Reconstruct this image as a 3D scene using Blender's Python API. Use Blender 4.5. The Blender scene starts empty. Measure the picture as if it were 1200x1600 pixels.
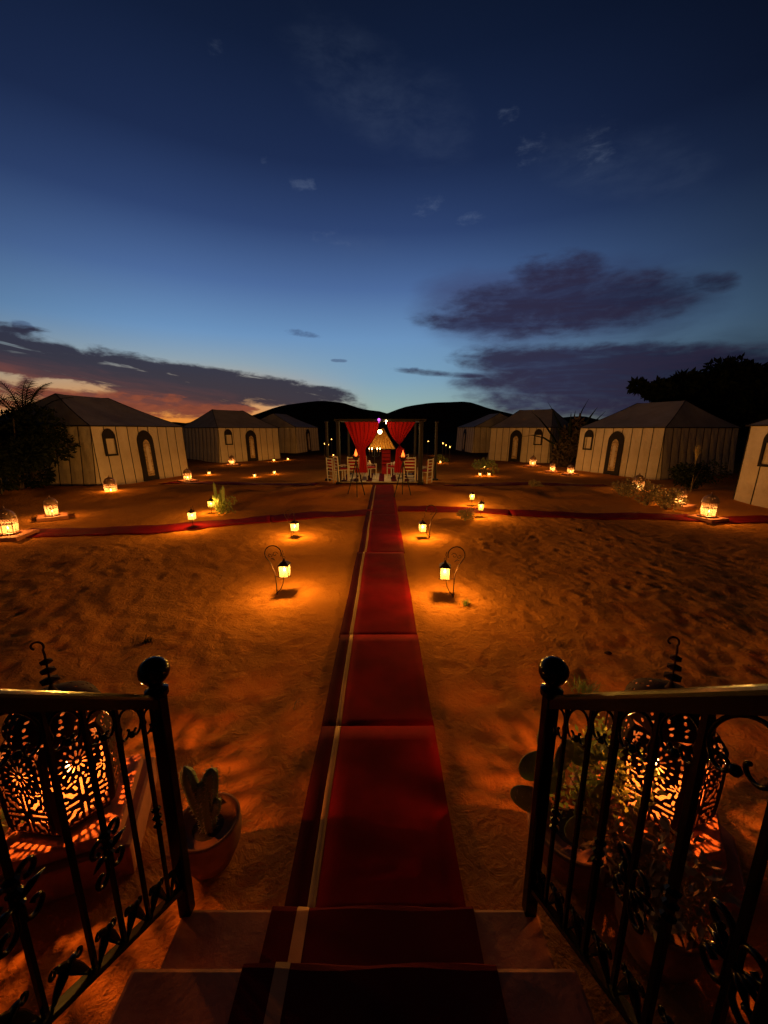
import bpy, bmesh, math, random
import numpy as np
from mathutils import Vector, Matrix
R = math.radians
random.seed(7)
rng = np.random.default_rng(11)
C = bpy.context.scene.collection
SC = bpy.context.scene

# ------------------------------------------------------------------ camera
EYE = 2.08
PITCH = R(12.04)
cd = bpy.data.cameras.new('camera'); cam = bpy.data.objects.new('camera', cd); C.objects.link(cam)
cam.location = (0, 0, EYE); cam.rotation_euler = (R(90) - PITCH, 0, 0)
cd.sensor_fit = 'HORIZONTAL'; cd.sensor_width = 36; cd.lens = 18.0
cd.clip_start = 0.02; cd.clip_end = 2000
SC.camera = cam
SC.view_settings.view_transform = 'Standard'; SC.view_settings.look = 'None'
SC.view_settings.gamma = 1; SC.view_settings.exposure = 0; SC.view_settings.use_curve_mapping = False
SC.render.engine = 'CYCLES'
SC.cycles.use_denoising = True
SC.cycles.max_bounces = 6; SC.cycles.diffuse_bounces = 3; SC.cycles.transparent_max_bounces = 12
SC.cycles.sample_clamp_indirect = 4.0

def lin(r, g, b):
    f = lambda c: (c/255/12.92) if c/255 <= .04045 else ((c/255+.055)/1.055)**2.4
    return (f(r), f(g), f(b), 1)

def azel(px, py):
    xc, yc = (px-600)/600, (800-py)/600
    y = math.cos(PITCH)+yc*math.sin(PITCH); z = -math.sin(PITCH)+yc*math.cos(PITCH)
    return math.degrees(math.atan2(xc, y)), math.degrees(math.atan2(z, math.hypot(xc, y)))

# ------------------------------------------------------------------ small node-expression helper
class X:
    nt = None
    def __init__(s, o): s.o = o
    @staticmethod
    def m(op, *a, clamp=False):
        n = X.nt.nodes.new('ShaderNodeMath'); n.operation = op; n.use_clamp = clamp
        for i, v in enumerate(a):
            if isinstance(v, X): X.nt.links.new(v.o, n.inputs[i])
            else: n.inputs[i].default_value = v
        return X(n.outputs[0])
    def __add__(s, b): return X.m('ADD', s, b)
    __radd__ = __add__
    def __sub__(s, b): return X.m('SUBTRACT', s, b)
    def __rsub__(s, b): return X.m('SUBTRACT', b, s)
    def __mul__(s, b): return X.m('MULTIPLY', s, b)
    __rmul__ = __mul__
    def __truediv__(s, b): return X.m('DIVIDE', s, b)
def smooth(x, a, b, lo=0., hi=1.):
    n = X.nt.nodes.new('ShaderNodeMapRange'); n.interpolation_type = 'SMOOTHSTEP'
    X.nt.links.new(x.o, n.inputs[0]); n.inputs[1].default_value = a; n.inputs[2].default_value = b
    n.inputs[3].default_value = lo; n.inputs[4].default_value = hi
    return X(n.outputs[0])
def mixc(f, a, b):
    n = X.nt.nodes.new('ShaderNodeMix'); n.data_type = 'RGBA'
    for sk, v in ((n.inputs[0], f), (n.inputs[6], a), (n.inputs[7], b)):
        if isinstance(v, X): X.nt.links.new(v.o, sk)
        elif sk.type == 'VALUE': sk.default_value = v
        else: sk.default_value = v
    return X(n.outputs[2])
def ramp(x, stops):
    n = X.nt.nodes.new('ShaderNodeValToRGB'); X.nt.links.new(x.o, n.inputs[0])
    e = n.color_ramp.elements
    while len(e) < len(stops): e.new(.5)
    for i, (p, c) in enumerate(stops): e[i].position = p; e[i].color = c
    return X(n.outputs[0])
def noise(vec, scale, detail=5, rough=.55, dist=0.):
    n = X.nt.nodes.new('ShaderNodeTexNoise'); X.nt.links.new(vec.o, n.inputs['Vector'])
    n.inputs['Scale'].default_value = scale; n.inputs['Detail'].default_value = detail
    n.inputs['Roughness'].default_value = rough; n.inputs['Distortion'].default_value = dist
    return X(n.outputs[0])
def comb(x, y, z):
    n = X.nt.nodes.new('ShaderNodeCombineXYZ')
    for i, v in enumerate((x, y, z)):
        if isinstance(v, X): X.nt.links.new(v.o, n.inputs[i])
        else: n.inputs[i].default_value = v
    return X(n.outputs[0])

# ------------------------------------------------------------------ world: dusk sky with cloud banks
w = bpy.data.worlds.new('World'); SC.world = w; w.use_nodes = True
nt = w.node_tree; nt.nodes.clear(); X.nt = nt
tc = nt.nodes.new('ShaderNodeTexCoord'); sp = nt.nodes.new('ShaderNodeSeparateXYZ')
nt.links.new(tc.outputs['Generated'], sp.inputs[0])
dx, dy, dz = X(sp.outputs[0]), X(sp.outputs[1]), X(sp.outputs[2])
az = X.m('ARCTAN2', dx, dy)*(180/math.pi)
el = X.m('ARCSINE', dz)*(180/math.pi)
# clear sky: elevation ramp, fading with the angle away from the place where the sun went down
base = ramp(X.m('MULTIPLY', el, 1/60, clamp=True), [
    (0.0, lin(165,168,128)), (3/60, lin(150,178,172)), (7/60, lin(124,163,190)), (12/60, lin(108,149,193)),
    (18/60, lin(76,107,158)), (24/60, lin(46,68,114)), (30/60, lin(27,43,80)), (38/60, lin(15,28,56)), (46/60, lin(7,15,33)), (56/60, lin(3,6,14))])
glow_az = X.m('ABSOLUTE', az+12)
fall = smooth(glow_az, 12, 66, 1., .16)
fall = fall * smooth(glow_az + el*.5, 55, 140, 1., .35)
bc = nt.nodes.new('ShaderNodeVectorMath'); bc.operation = 'SCALE'
nt.links.new(base.o, bc.inputs[0]); nt.links.new(fall.o, bc.inputs[3]); sky = X(bc.outputs[0])
# after-glow at lower left
og = smooth(X.m('ABSOLUTE', az+29), 4, 30, 1., 0.)*smooth(el, 0, 9, 1., 0.)
og2 = smooth(X.m('ABSOLUTE', az+32), 8, 34, 1., 0.)*smooth(el, 1, 13, 1., 0.)
sky = mixc(og2*.85, sky, lin(196,180,130)); sky = mixc(og, sky, lin(238,140,48))
# cloud field
v1 = comb(az*.055, el*.20, 0.); v2 = comb(az*.16, el*.42, 3.); v3 = comb(az*.5, el*1.3, 9.)
n1 = noise(v1, 1.6, 6, .6, .4); n2 = noise(v2, 1.3, 6, .62, .3); n3 = noise(v3, 1.0, 5, .6, .2)
def cloud(x0, y0, x1, y1, thick, gain=1.0, top=None):
    """a bank along a line between two points of the sky; thick in degrees"""
    a0, e0 = azel(x0, y0); a1, e1 = azel(x1, y1)
    ac, ec = (a0+a1)/2, (e0+e1)/2; s = (e1-e0)/(a1-a0); half = abs(a1-a0)/2
    p = (az-ac)/half
    q = (el-(ec+(az-ac)*s))/thick
    return (1.0-(p*p)*(p*p)*.8-p*p*.2-q*q)*gain
def vmax(*a):
    r = a[0]
    for b in a[1:]: r = X.m('MAXIMUM', r, b)
    return r
edge = (n2-.5)*2.6+(n3-.5)*1.2
Lm = vmax(cloud(-260,505,590,632,2.6,1.3), cloud(-260,535,420,632,3.6,1.3), cloud(-400,540,120,570,4.5,1.2))
Lm = smooth(Lm+edge*.75, .1, .75)
gap = smooth(cloud(-60,585,190,612,.9,1.0)+edge*1.1, .2, .8)
Lm = Lm*(1.0-gap*.85)
Ls = vmax(cloud(-100,632,430,640,.9,1.0), cloud(150,648,460,640,.8,.7), cloud(-80,604,300,625,.7,.8))
Ls = smooth(Ls+edge*1.3, .25, .9)
Rm = vmax(cloud(690,490,1090,455,3.4,1.2), cloud(800,440,960,440,3.0,1.0), cloud(640,500,1000,500,1.3,1.0),
          cloud(700,560,1300,562,2.3,1.6), cloud(740,588,1500,610,3.1,1.6), cloud(700,600,1000,590,1.2,1.0),
          cloud(730,625,1500,640,2.4,1.1), cloud(620,578,780,590,.45,.8), cloud(1080,440,1160,440,.9,.8))
Rm = smooth(Rm+edge*.85, -.35, 1.15)
wis = vmax(cloud(448,282,498,292,1.0,.95), cloud(320,72,352,76,.9,.8), cloud(405,249,420,250,.4,.8), cloud(640,330,700,312,1.2,.8), cloud(710,345,765,335,.8,.85),
           cloud(770,185,815,180,1.0,.6), cloud(800,240,860,232,1.6,.55), cloud(900,235,970,225,2.4,.7), cloud(470,360,560,380,1.3,.4))
wis = smooth(wis+(n3-.5)*2.2+(n2-.5)*.6, .25, 1.3)*.11
haze_hi = smooth(vmax(cloud(430,60,760,220,4.6,1.), cloud(820,230,1130,265,3.4,.9), cloud(440,360,640,390,1.6,.5), cloud(0,425,300,445,1.6,.5))+(n1-.5)*1.6, .0, 1.2)*.14
tiny = smooth(vmax(cloud(430,513,510,528,.55,.8), cloud(515,563,545,564,.3,.8), cloud(600,575,700,578,.4,.6), cloud(555,565,580,568,.3,.4), cloud(15,506,55,512,.7,1.))+edge*.9, .3, .9)*.55
# slits and streaks that follow the slope of each bank
sl = noise(comb(az*.13, (el+az*.15)*1.05, 5.), 1.0, 6, .6, .5)
sr = noise(comb(az*.11, (el+az*.03)*.85, 15.), 1.0, 6, .62, .6)
Lm = Lm*(1.0-smooth(sl, .60, .72)*.55)
Rm = Rm*smooth(sr+(n3-.5)*.3, .22, .52, .78, 1.)
haze_hi = haze_hi*smooth(n2, .25, .75)*.75
wis = wis*smooth(n3*.6+sr*.5, .42, .70)
warm = smooth(X.m('ABSOLUTE', az+34), 6, 44, 1., 0.)
# the height above the underside of the bank decides how much of the glow it catches
under = smooth(el+az*.165+(sl-.5)*4.0, -4.2, 1.6, 1., 0.)
ccolL = mixc(warm*under, lin(38,37,58), lin(132,64,52))
ccolL = mixc(smooth(sl, .35, .65)*.35, ccolL, lin(40,34,52))
ccolR = mixc(smooth(az, 18, 44), lin(42,44,74), lin(17,20,42))
ccolR = mixc(smooth(sr, .35, .62)*.6, ccolR, lin(42,34,56))
sky = mixc(haze_hi, sky, lin(96,112,140)); sky = mixc(wis, sky, lin(150,168,196))
sky = mixc(tiny, sky, lin(52,66,106))
soft = smooth(vmax(cloud(640,480,1130,470,5.2,1.), cloud(700,600,1500,600,5.5,1.))+(n1-.5)*1.2, -.3, 1.0)*.72
sky = mixc(soft, sky, mixc(smooth(az, 10, 44), lin(60,66,104), lin(20,25,50)))
sky = mixc(Rm*.95, sky, ccolR); sky = mixc(Lm*.96, sky, ccolL)
sky = mixc(Ls*.8, sky, mixc(n3, lin(84,42,42), lin(170,86,56)))
below = smooth(el, -2, 0)
sky = mixc(below, lin(4,3,3), sky)
# the physical sky after sunset adds a trace of scattered light
ns = nt.nodes.new('ShaderNodeTexSky'); ns.sky_type = 'NISHITA'; ns.sun_disc = False
ns.sun_elevation = R(-4); ns.sun_rotation = R(-29)
bg = nt.nodes.new('ShaderNodeBackground'); bg.inputs[1].default_value = .95
nt.links.new(sky.o, bg.inputs[0])
bg2 = nt.nodes.new('ShaderNodeBackground'); bg2.inputs[1].default_value = .05; nt.links.new(ns.outputs[0], bg2.inputs[0])
ad = nt.nodes.new('ShaderNodeAddShader'); nt.links.new(bg.outputs[0], ad.inputs[0]); nt.links.new(bg2.outputs[0], ad.inputs[1])
wo = nt.nodes.new('ShaderNodeOutputWorld'); nt.links.new(ad.outputs[0], wo.inputs[0])
w.cycles.sampling_method = 'MANUAL'; w.cycles.sample_map_resolution = 512

# ------------------------------------------------------------------ materials
def mat(name, col=(.5,.5,.5), rough=.7, metal=0., spec=.4, bump=None, var=None, trans=None, emit=None, coords='Object', clear=None):
    """var=(scale, colour2, amount)  bump=(scale, strength, distance)"""
    m = bpy.data.materials.new(name); m.use_nodes = True; X.nt = m.node_tree; t = X.nt
    b = t.nodes['Principled BSDF']
    b.inputs['Base Color'].default_value = (*col[:3], 1); b.inputs['Roughness'].default_value = rough
    b.inputs['Metallic'].default_value = metal; b.inputs['Specular IOR Level'].default_value = spec
    co = t.nodes.new('ShaderNodeTexCoord').outputs[coords]
    if var:
        nn = noise(X(co), var[0], 5, .6)
        c = mixc(smooth(nn, .3, .7)*var[2], (*col[:3], 1), (*var[1][:3], 1)); t.links.new(c.o, b.inputs['Base Color'])
    if bump:
        nn = noise(X(co), bump[0], 6, .6)
        bp = t.nodes.new('ShaderNodeBump'); bp.inputs['Strength'].default_value = bump[1]; bp.inputs['Distance'].default_value = bump[2]
        t.links.new(nn.o, bp.inputs['Height']); t.links.new(bp.outputs[0], b.inputs['Normal'])
    if emit:
        b.inputs['Emission Color'].default_value = (*emit[0], 1); b.inputs['Emission Strength'].default_value = emit[1]
    if trans:   # (translucent share, see-through share, colour)
        tr = t.nodes.new('ShaderNodeBsdfTranslucent'); tr.inputs[0].default_value = (*trans[2], 1)
        mx = t.nodes.new('ShaderNodeMixShader'); mx.inputs[0].default_value = trans[0]
        t.links.new(b.outputs[0], mx.inputs[1]); t.links.new(tr.outputs[0], mx.inputs[2]); last = mx
        if trans[1] > 0:
            tp = t.nodes.new('ShaderNodeBsdfTransparent'); tp.inputs[0].default_value = (*(clear or trans[2]), 1)
            m2 = t.nodes.new('ShaderNodeMixShader'); m2.inputs[0].default_value = trans[1]
            t.links.new(mx.outputs[0], m2.inputs[1]); t.links.new(tp.outputs[0], m2.inputs[2]); last = m2
        t.links.new(last.outputs[0], t.nodes['Material Output'].inputs[0])
    return m
M = {}
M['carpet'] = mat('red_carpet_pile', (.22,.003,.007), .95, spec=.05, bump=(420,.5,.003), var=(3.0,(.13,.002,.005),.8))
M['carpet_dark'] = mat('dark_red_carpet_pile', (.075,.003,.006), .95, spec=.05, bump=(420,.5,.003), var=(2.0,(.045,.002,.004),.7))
M['stripe'] = mat('cream_carpet_stripe', (.46,.27,.10), .9, spec=.1, bump=(300,.4,.003), var=(8,(.34,.19,.07),.6))
M['canvas'] = mat('beige_tent_canvas', (.45,.37,.30), .9, spec=.08, bump=(4.5,.7,.06), var=(2.2,(.34,.26,.18),.6))
M['roof'] = mat('grey_brown_roof_canvas', (.36,.31,.27), .9, spec=.1, bump=(9,.45,.03), var=(1.3,(.24,.20,.17),.6))
M['trim'] = mat('black_tent_trim', (.010,.007,.006), .8, spec=.2)
M['drape'] = mat('patterned_door_cloth', (.40,.28,.15), .85, var=(14,(.10,.05,.03),.8))
M['iron'] = mat('black_glossy_iron', (.003,.0028,.0028), .17, spec=.10, bump=(60,.12,.002))
M['rust'] = mat('weathered_lantern_iron', (.035,.018,.012), .55, metal=.6, bump=(50,.3,.002), var=(20,(.09,.03,.012),.6))
M['lampmetal'] = mat('pierced_lantern_metal', (.05,.016,.008), .8, metal=0, spec=.08, bump=(50,.25,.002), var=(14,(.03,.012,.008),.7))
M['liner'] = mat('amber_lantern_glass', (.5,.25,.15), .5, trans=(.93,.5,(.30,.125,.06)), clear=(1,.72,.5))
M['pane'] = mat('frosted_lantern_pane', (.9,.8,.6), .4, trans=(.9,.87,(1,.90,.70)))
M['paleframe'] = mat('pale_lantern_metal', (.30,.17,.11), .5, metal=.3, bump=(60,.3,.002), var=(16,(.16,.08,.05),.7))
M['wax'] = mat('candle_wax', (.8,.62,.4), .5, trans=(.4,0,(1,.7,.4)))
M['flame'] = mat('candle_flame', (0,0,0), 1, emit=((1,.62,.2), 30))
M['torchflame'] = mat('torch_flame', (0,0,0), 1, emit=((1,.13,.015), 4))
M['bulb'] = mat('lamp_bulb', (0,0,0), 1, emit=((1,.72,.32), 24))
M['pinkbulb'] = mat('pink_lamp', (0,0,0), 1, emit=((.75,.12,.8), 2.2))
M['terra'] = mat('terracotta_clay', (.27,.115,.055), .9, spec=.1, bump=(25,.5,.008), var=(7,(.15,.06,.03),.8))
M['slab'] = mat('red_clay_slab', (.40,.14,.06), .88, bump=(30,.5,.006), var=(9,(.24,.08,.035),.7))
M['plaster'] = mat('tan_plaster_step', (.42,.18,.065), .88, bump=(28,.45,.006), var=(4,(.27,.11,.04),.7))
M['white'] = mat('white_painted_wood', (.62,.58,.52), .6, var=(20,(.42,.38,.32),.5))
M['redcloth'] = mat('red_cloth', (.30,.006,.007), .9, bump=(12,.5,.02), var=(4,(.25,.008,.008),.6), trans=(.25,0,(.5,.010,.006)))
M['gold'] = mat('gold_curtain', (.82,.50,.10), .8, bump=(8,.5,.03), trans=(.3,0,(.8,.4,.08)))
M['cream'] = mat('cream_cushion', (.60,.50,.36), .9, bump=(20,.3,.01))
M['rug'] = mat('pale_woven_rug', (.48,.42,.26), .95, bump=(60,.5,.004), var=(5,(.25,.20,.12),.8))
M['darkwood'] = mat('dark_wood', (.012,.008,.006), .7, bump=(30,.4,.005))
M['bark'] = mat('bark', (.05,.033,.022), .95, bump=(20,.8,.02))
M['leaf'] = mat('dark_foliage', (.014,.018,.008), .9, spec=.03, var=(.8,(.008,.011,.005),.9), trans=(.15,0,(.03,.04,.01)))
M['leaf2'] = mat('green_leaf', (.20,.25,.06), .5, var=(6,(.07,.10,.03),.8), trans=(.5,0,(.3,.34,.08)))
M['pad'] = mat('cactus_skin', (.25,.30,.10), .55, bump=(30,.3,.004), var=(9,(.15,.19,.07),.7))
M['dry'] = mat('dry_twigs', (.30,.22,.10), .85, var=(6,(.16,.12,.06),.7))
M['spine'] = mat('cactus_spines', (.55,.45,.28), .6)
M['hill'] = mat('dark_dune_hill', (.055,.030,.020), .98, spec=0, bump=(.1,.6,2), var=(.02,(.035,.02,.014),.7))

# sand: fine ripples and grains on top of the real relief
ms = bpy.data.materials.new('orange_desert_sand'); ms.use_nodes = True; X.nt = ms.node_tree; t = X.nt
b = t.nodes['Principled BSDF']; b.inputs['Roughness'].default_value = .95; b.inputs['Specular IOR Level'].default_value = 0
oc = X(t.nodes.new('ShaderNodeTexCoord').outputs['Object'])
a1, a2, a3 = noise(oc, .55, 5, .6, .6), noise(oc, 3.2, 6, .65, .8), noise(oc, 260, 2, .6)
col = mixc(smooth(a1, .35, .65)*.4, (.60,.235,.045,1), (.47,.165,.028,1))
col = mixc(smooth(a2, .50, .75)*.25, col, (.34,.12,.022,1))
col = mixc(smooth(a3, .45, .8)*.35, col, (.66,.33,.09,1))
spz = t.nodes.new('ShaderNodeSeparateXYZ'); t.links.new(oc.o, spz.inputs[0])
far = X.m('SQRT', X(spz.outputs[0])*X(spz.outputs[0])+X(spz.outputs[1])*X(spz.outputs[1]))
col = mixc(smooth(far+a1*8, 24, 40), col, (.06,.036,.022,1))      # unlit darkness beyond the camp, painted into the sand colour by distance
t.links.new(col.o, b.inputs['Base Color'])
h = a2*.5+noise(oc, 11, 6, .65, 1.2)*.35+noise(oc, 45, 4, .6, .4)*.10+a3*.03
bp = t.nodes.new('ShaderNodeBump'); bp.inputs['Strength'].default_value = 1; bp.inputs['Distance'].default_value = .075
t.links.new(h.o, bp.inputs['Height']); t.links.new(bp.outputs[0], b.inputs['Normal'])
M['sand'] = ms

# ------------------------------------------------------------------ builders
def link(name, me, m=None, parent=None, smooth_=False, loc=None, rot=None):
    o = bpy.data.objects.new(name, me); C.objects.link(o)
    if m is not None and me is not None and not me.materials:
        for k in (m if isinstance(m, (list, tuple)) else [m]): me.materials.append(M[k] if isinstance(k, str) else k)
    if smooth_ and me is not None and len(me.polygons): me.polygons.foreach_set('use_smooth', [True]*len(me.polygons))
    if parent is not None: o.parent = parent
    if loc is not None: o.location = loc
    if rot is not None: o.rotation_euler = rot
    return o
def lamp(name, parent, loc, energy, color, radius, reach=.42, smooth_=.02):
    """a flame's light; its reach is eased the way the long exposure shows it"""
    ld = bpy.data.lights.new(name, 'POINT'); ld.energy = energy; ld.color = color; ld.shadow_soft_size = radius
    ld.use_nodes = True; nt_ = ld.node_tree; em = nt_.nodes['Emission']; fo = nt_.nodes.new('ShaderNodeLightFalloff')
    fo.inputs['Strength'].default_value = 1; fo.inputs['Smooth'].default_value = smooth_; ma = nt_.nodes.new('ShaderNodeMath'); ma.operation = 'MULTIPLY_ADD'; ma.inputs[1].default_value = reach
    nt_.links.new(fo.outputs['Linear'], ma.inputs[0]); nt_.links.new(fo.outputs['Quadratic'], ma.inputs[2]); nt_.links.new(ma.outputs[0], em.inputs['Strength'])
    lo = bpy.data.objects.new(name, ld); C.objects.link(lo); lo.parent = parent; lo.location = loc
    return lo
def thing(name, label, cat, loc=(0,0,0), rz=0, group=None, scale=None):
    o = bpy.data.objects.new(name, None); C.objects.link(o); o.empty_display_size = .1
    o.location = loc; o.rotation_euler = (0,0,rz)
    if scale: o.scale = (scale,)*3
    return tag(o, label, cat, group)
def tag(o, label, cat, group=None):
    o['label'] = label; o['category'] = cat
    if group: o['group'] = group
    return o
def struct(o): o['kind'] = 'structure'; return o
def dup(root, loc=None, rz=None, label=None, scale=None, group=None):
    def rec(o, parent):
        c = o.copy(); C.objects.link(c)
        if parent is not None: c.parent = parent
        for ch in o.children: rec(ch, c)
        return c
    r = rec(root, None)
    if loc is not None: r.location = loc
    if rz is not None: r.rotation_euler = (0,0,rz)
    if scale is not None: r.scale = (scale,)*3
    if label: r['label'] = label
    if group: r['group'] = group
    return r

class MB:
    """collects geometry for ONE mesh"""
    def __init__(s): s.v = []; s.f = []; s.mi = []; s.k = 0
    def add(s, vs, fs):
        n = len(s.v); s.v += [tuple(p) for p in vs]; s.f += [tuple(i+n for i in f) for f in fs]; s.mi += [s.k]*len(fs); return s
    def box(s, c, d, rz=0, M4=None, bev=0):
        x, y, z = d[0]/2, d[1]/2, d[2]/2
        if bev:
            bm = bmesh.new(); bmesh.ops.create_cube(bm, size=1)
            for q in bm.verts: q.co = Vector((q.co.x*d[0], q.co.y*d[1], q.co.z*d[2]))
            bmesh.ops.bevel(bm, geom=bm.edges[:], offset=bev, segments=2, affect='EDGES', profile=.6)
            bm.verts.index_update(); P = [q.co.copy() for q in bm.verts]; F = [[q.index for q in f.verts] for f in bm.faces]; bm.free()
        else:
            P = [Vector((i*x, j*y, k*z)) for k in (-1,1) for j in (-1,1) for i in (-1,1)]
            F = [(0,2,3,1),(4,5,7,6),(0,1,5,4),(2,6,7,3),(0,4,6,2),(1,3,7,5)]
        T = M4 if M4 is not None else Matrix.Rotation(rz, 4, 'Z')
        return s.add([T@p+Vector(c) for p in P], F)
    def tube(s, pts, r, n=8, cap=True, rx=None):
        pts = [Vector(p) for p in pts]; N = len(pts); rs = r if isinstance(r, (list, tuple)) else [r]*N
        vs, fs = [], []; up = None
        for i, p in enumerate(pts):
            d = (pts[min(i+1, N-1)]-pts[max(i-1, 0)])
            d = d.normalized() if d.length > 1e-9 else Vector((0,0,1))
            if up is None: up = Vector((0,0,1)) if abs(d.z) < .9 else Vector((1,0,0))
            a = d.cross(up).normalized(); bb = a.cross(d).normalized(); up = bb
            for k in range(n):
                t = 2*math.pi*k/n; vs.append(p+(a*math.cos(t)+bb*math.sin(t)*(rx or 1))*rs[i])
        for i in range(N-1):
            for k in range(n): fs.append((i*n+k, i*n+(k+1)%n, (i+1)*n+(k+1)%n, (i+1)*n+k))
        if cap: fs.append(tuple(range(n-1,-1,-1))); fs.append(tuple((N-1)*n+k for k in range(n)))
        return s.add(vs, fs)
    def bar(s, a, b, w, h=None):
        a, b = Vector(a), Vector(b); h = h or w; d = b-a; q = d.to_track_quat('Z','Y').to_matrix().to_4x4()
        return s.box((a+b)/2, (w, h, d.length), M4=q)
    def lathe(s, prof, n=24, c=(0,0,0), sq=None):
        vs, fs = [], []
        for r, z in prof:
            for k in range(n):
                t = 2*math.pi*(k+.5 if sq else k)/n; vs.append((c[0]+r*math.cos(t), c[1]+r*math.sin(t), c[2]+z))
        for i in range(len(prof)-1):
            for k in range(n): fs.append((i*n+k, i*n+(k+1)%n, (i+1)*n+(k+1)%n, (i+1)*n+k))
        if prof[0][0] > 1e-4: fs.append(tuple(range(n-1,-1,-1)))
        if prof[-1][0] > 1e-4: fs.append(tuple((len(prof)-1)*n+k for k in range(n)))
        return s.add(vs, fs)
    def ball(s, c, r, n=16, sc=(1,1,1), M4=None):
        P = []; F = []; m = n//2
        for i in range(m+1):
            ph = math.pi*i/m
            for k in range(n):
                t = 2*math.pi*k/n; p = Vector((math.sin(ph)*math.cos(t)*sc[0], math.sin(ph)*math.sin(t)*sc[1], math.cos(ph)*sc[2]))*r
                if M4 is not None: p = M4@p
                P.append(p+Vector(c))
        for i in range(m):
            for k in range(n): F.append((i*n+k, (i+1)*n+k, (i+1)*n+(k+1)%n, i*n+(k+1)%n))
        return s.add(P, F)
    def prism(s, poly, y0, y1, T=None):
        """poly in (x, z), extruded along y"""
        n = len(poly); P = [Vector((x, y0, z)) for x, z in poly]+[Vector((x, y1, z)) for x, z in poly]
        if T: P = [T(p) for p in P]
        return s.add(P, [tuple(range(n)), tuple(range(2*n-1, n-1, -1))]+[(i, i+n, (i+1)%n+n, (i+1)%n) for i in range(n)])
    def mesh(s, name):
        me = bpy.data.meshes.new(name); me.from_pydata(s.v, [], s.f)
        if any(s.mi): me.polygons.foreach_set('material_index', s.mi)
        me.update(); return me
    def build(s, name, m, parent=None, smooth_=False, **k):
        me = s.mesh(name)
        bm = bmesh.new(); bm.from_mesh(me); bmesh.ops.recalc_face_normals(bm, faces=bm.faces[:]); bm.to_mesh(me); bm.free()
        return link(name, me, m, parent, smooth_, **k)

def spiral(c, r0, r1, a0, a1, n=22, ax='xz'):
    """flat spiral in the given plane through c"""
    out = []
    for i in range(n+1):
        u = i/n; r = r0+(r1-r0)*u; a = a0+(a1-a0)*u; p, q = r*math.cos(a), r*math.sin(a)
        out.append((c[0]+p, c[1], c[2]+q) if ax == 'xz' else (c[0], c[1]+p, c[2]+q))
    return out

# ------------------------------------------------------------------ ground relief
def _hash(ix, iy, seed):
    h = (ix.astype(np.int64)*374761393+iy.astype(np.int64)*668265263+seed*974634777) & 0x7fffffff
    h = ((h ^ (h >> 13))*1274126177) & 0x7fffffff
    return ((h ^ (h >> 16)) & 0xffff)/65535.0
def vnoise(x, y, seed=0):
    ix, iy = np.floor(x), np.floor(y); fx, fy = x-ix, y-iy
    fx = fx*fx*(3-2*fx); fy = fy*fy*(3-2*fy)
    a, b_, c, d = _hash(ix,iy,seed), _hash(ix+1,iy,seed), _hash(ix,iy+1,seed), _hash(ix+1,iy+1,seed)
    return (a*(1-fx)+b_*fx)*(1-fy)+(c*(1-fx)+d*fx)*fy-.5
def sstep(x, a, b):
    t = np.clip((x-a)/(b-a), 0, 1); return t*t*(3-2*t)
FX = rng.uniform(-6, 9, 2600); FY = rng.uniform(1.3, 10.5, 2600)
keep = (rng.random(2600) < np.where(FX > .9, .75, .22)) & (np.abs(FX+.06) > .55)
FX, FY = FX[keep], FY[keep]; FA = rng.uniform(0, 6.28, len(FX)); FS = rng.uniform(.7, 1.2, len(FX))
def ground(x, y, fine=False):
    x = np.asarray(x, float); y = np.asarray(y, float); r = np.hypot(x, y)
    z = .10*vnoise(x*.35+3, y*.35, 1)+.045*vnoise(x*1.1, y*1.1+5, 2)
    lane = sstep(np.abs(x+.05), .45, 1.1)
    q = x*.8+y*.6; p = x*.6-y*.8
    z = z*(.25+.75*lane)
    z += lane*(.014*vnoise(q*2.6, p*1.3, 3)+.016*vnoise(q*6.5+vnoise(x*2,y*2,8)*2, p*3.0, 4))
    z += lane*.16*sstep(y, 10.6, 12)*(1-sstep(y, 13.4, 14.6))*(.5+1.4*np.abs(vnoise(x*.9, y*.9, 6)))
    z += np.where(r > 22, (r-22)*.006, 0)+sstep(r, 30, 90)*1.1*(vnoise(x*.05, y*.05, 9)+.5)
    near = 1-sstep(np.hypot(x, y-.6), 1.2, 2.4)          # level where the stairs and pots stand
    z = z*(1-.85*near)
    if fine:
        amp = lane*(1-sstep(y, 8, 13))
        z = z+amp*(.013*vnoise(q*12+2.5*vnoise(x*4,y*4,12), p*4.5, 5)+.009*vnoise(q*24+2*vnoise(x*9,y*9,13), p*11, 7))
    return z
def gz(x, y): return float(ground(np.array([x]), np.array([y]))[0])
def at(px, py, z=0.):
    """point of the plane at height z that the photograph shows there"""
    xc, yc = (px-600)/600, (800-py)/600
    d = Vector((xc, math.cos(PITCH)+yc*math.sin(PITCH), -math.sin(PITCH)+yc*math.cos(PITCH)))
    k = (z-EYE)/d.z; return Vector((d.x*k, d.y*k, z))
def onground(px, py):
    p = at(px, py)
    for _ in range(4): p = at(px, py, gz(p.x, p.y))
    return p

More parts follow.
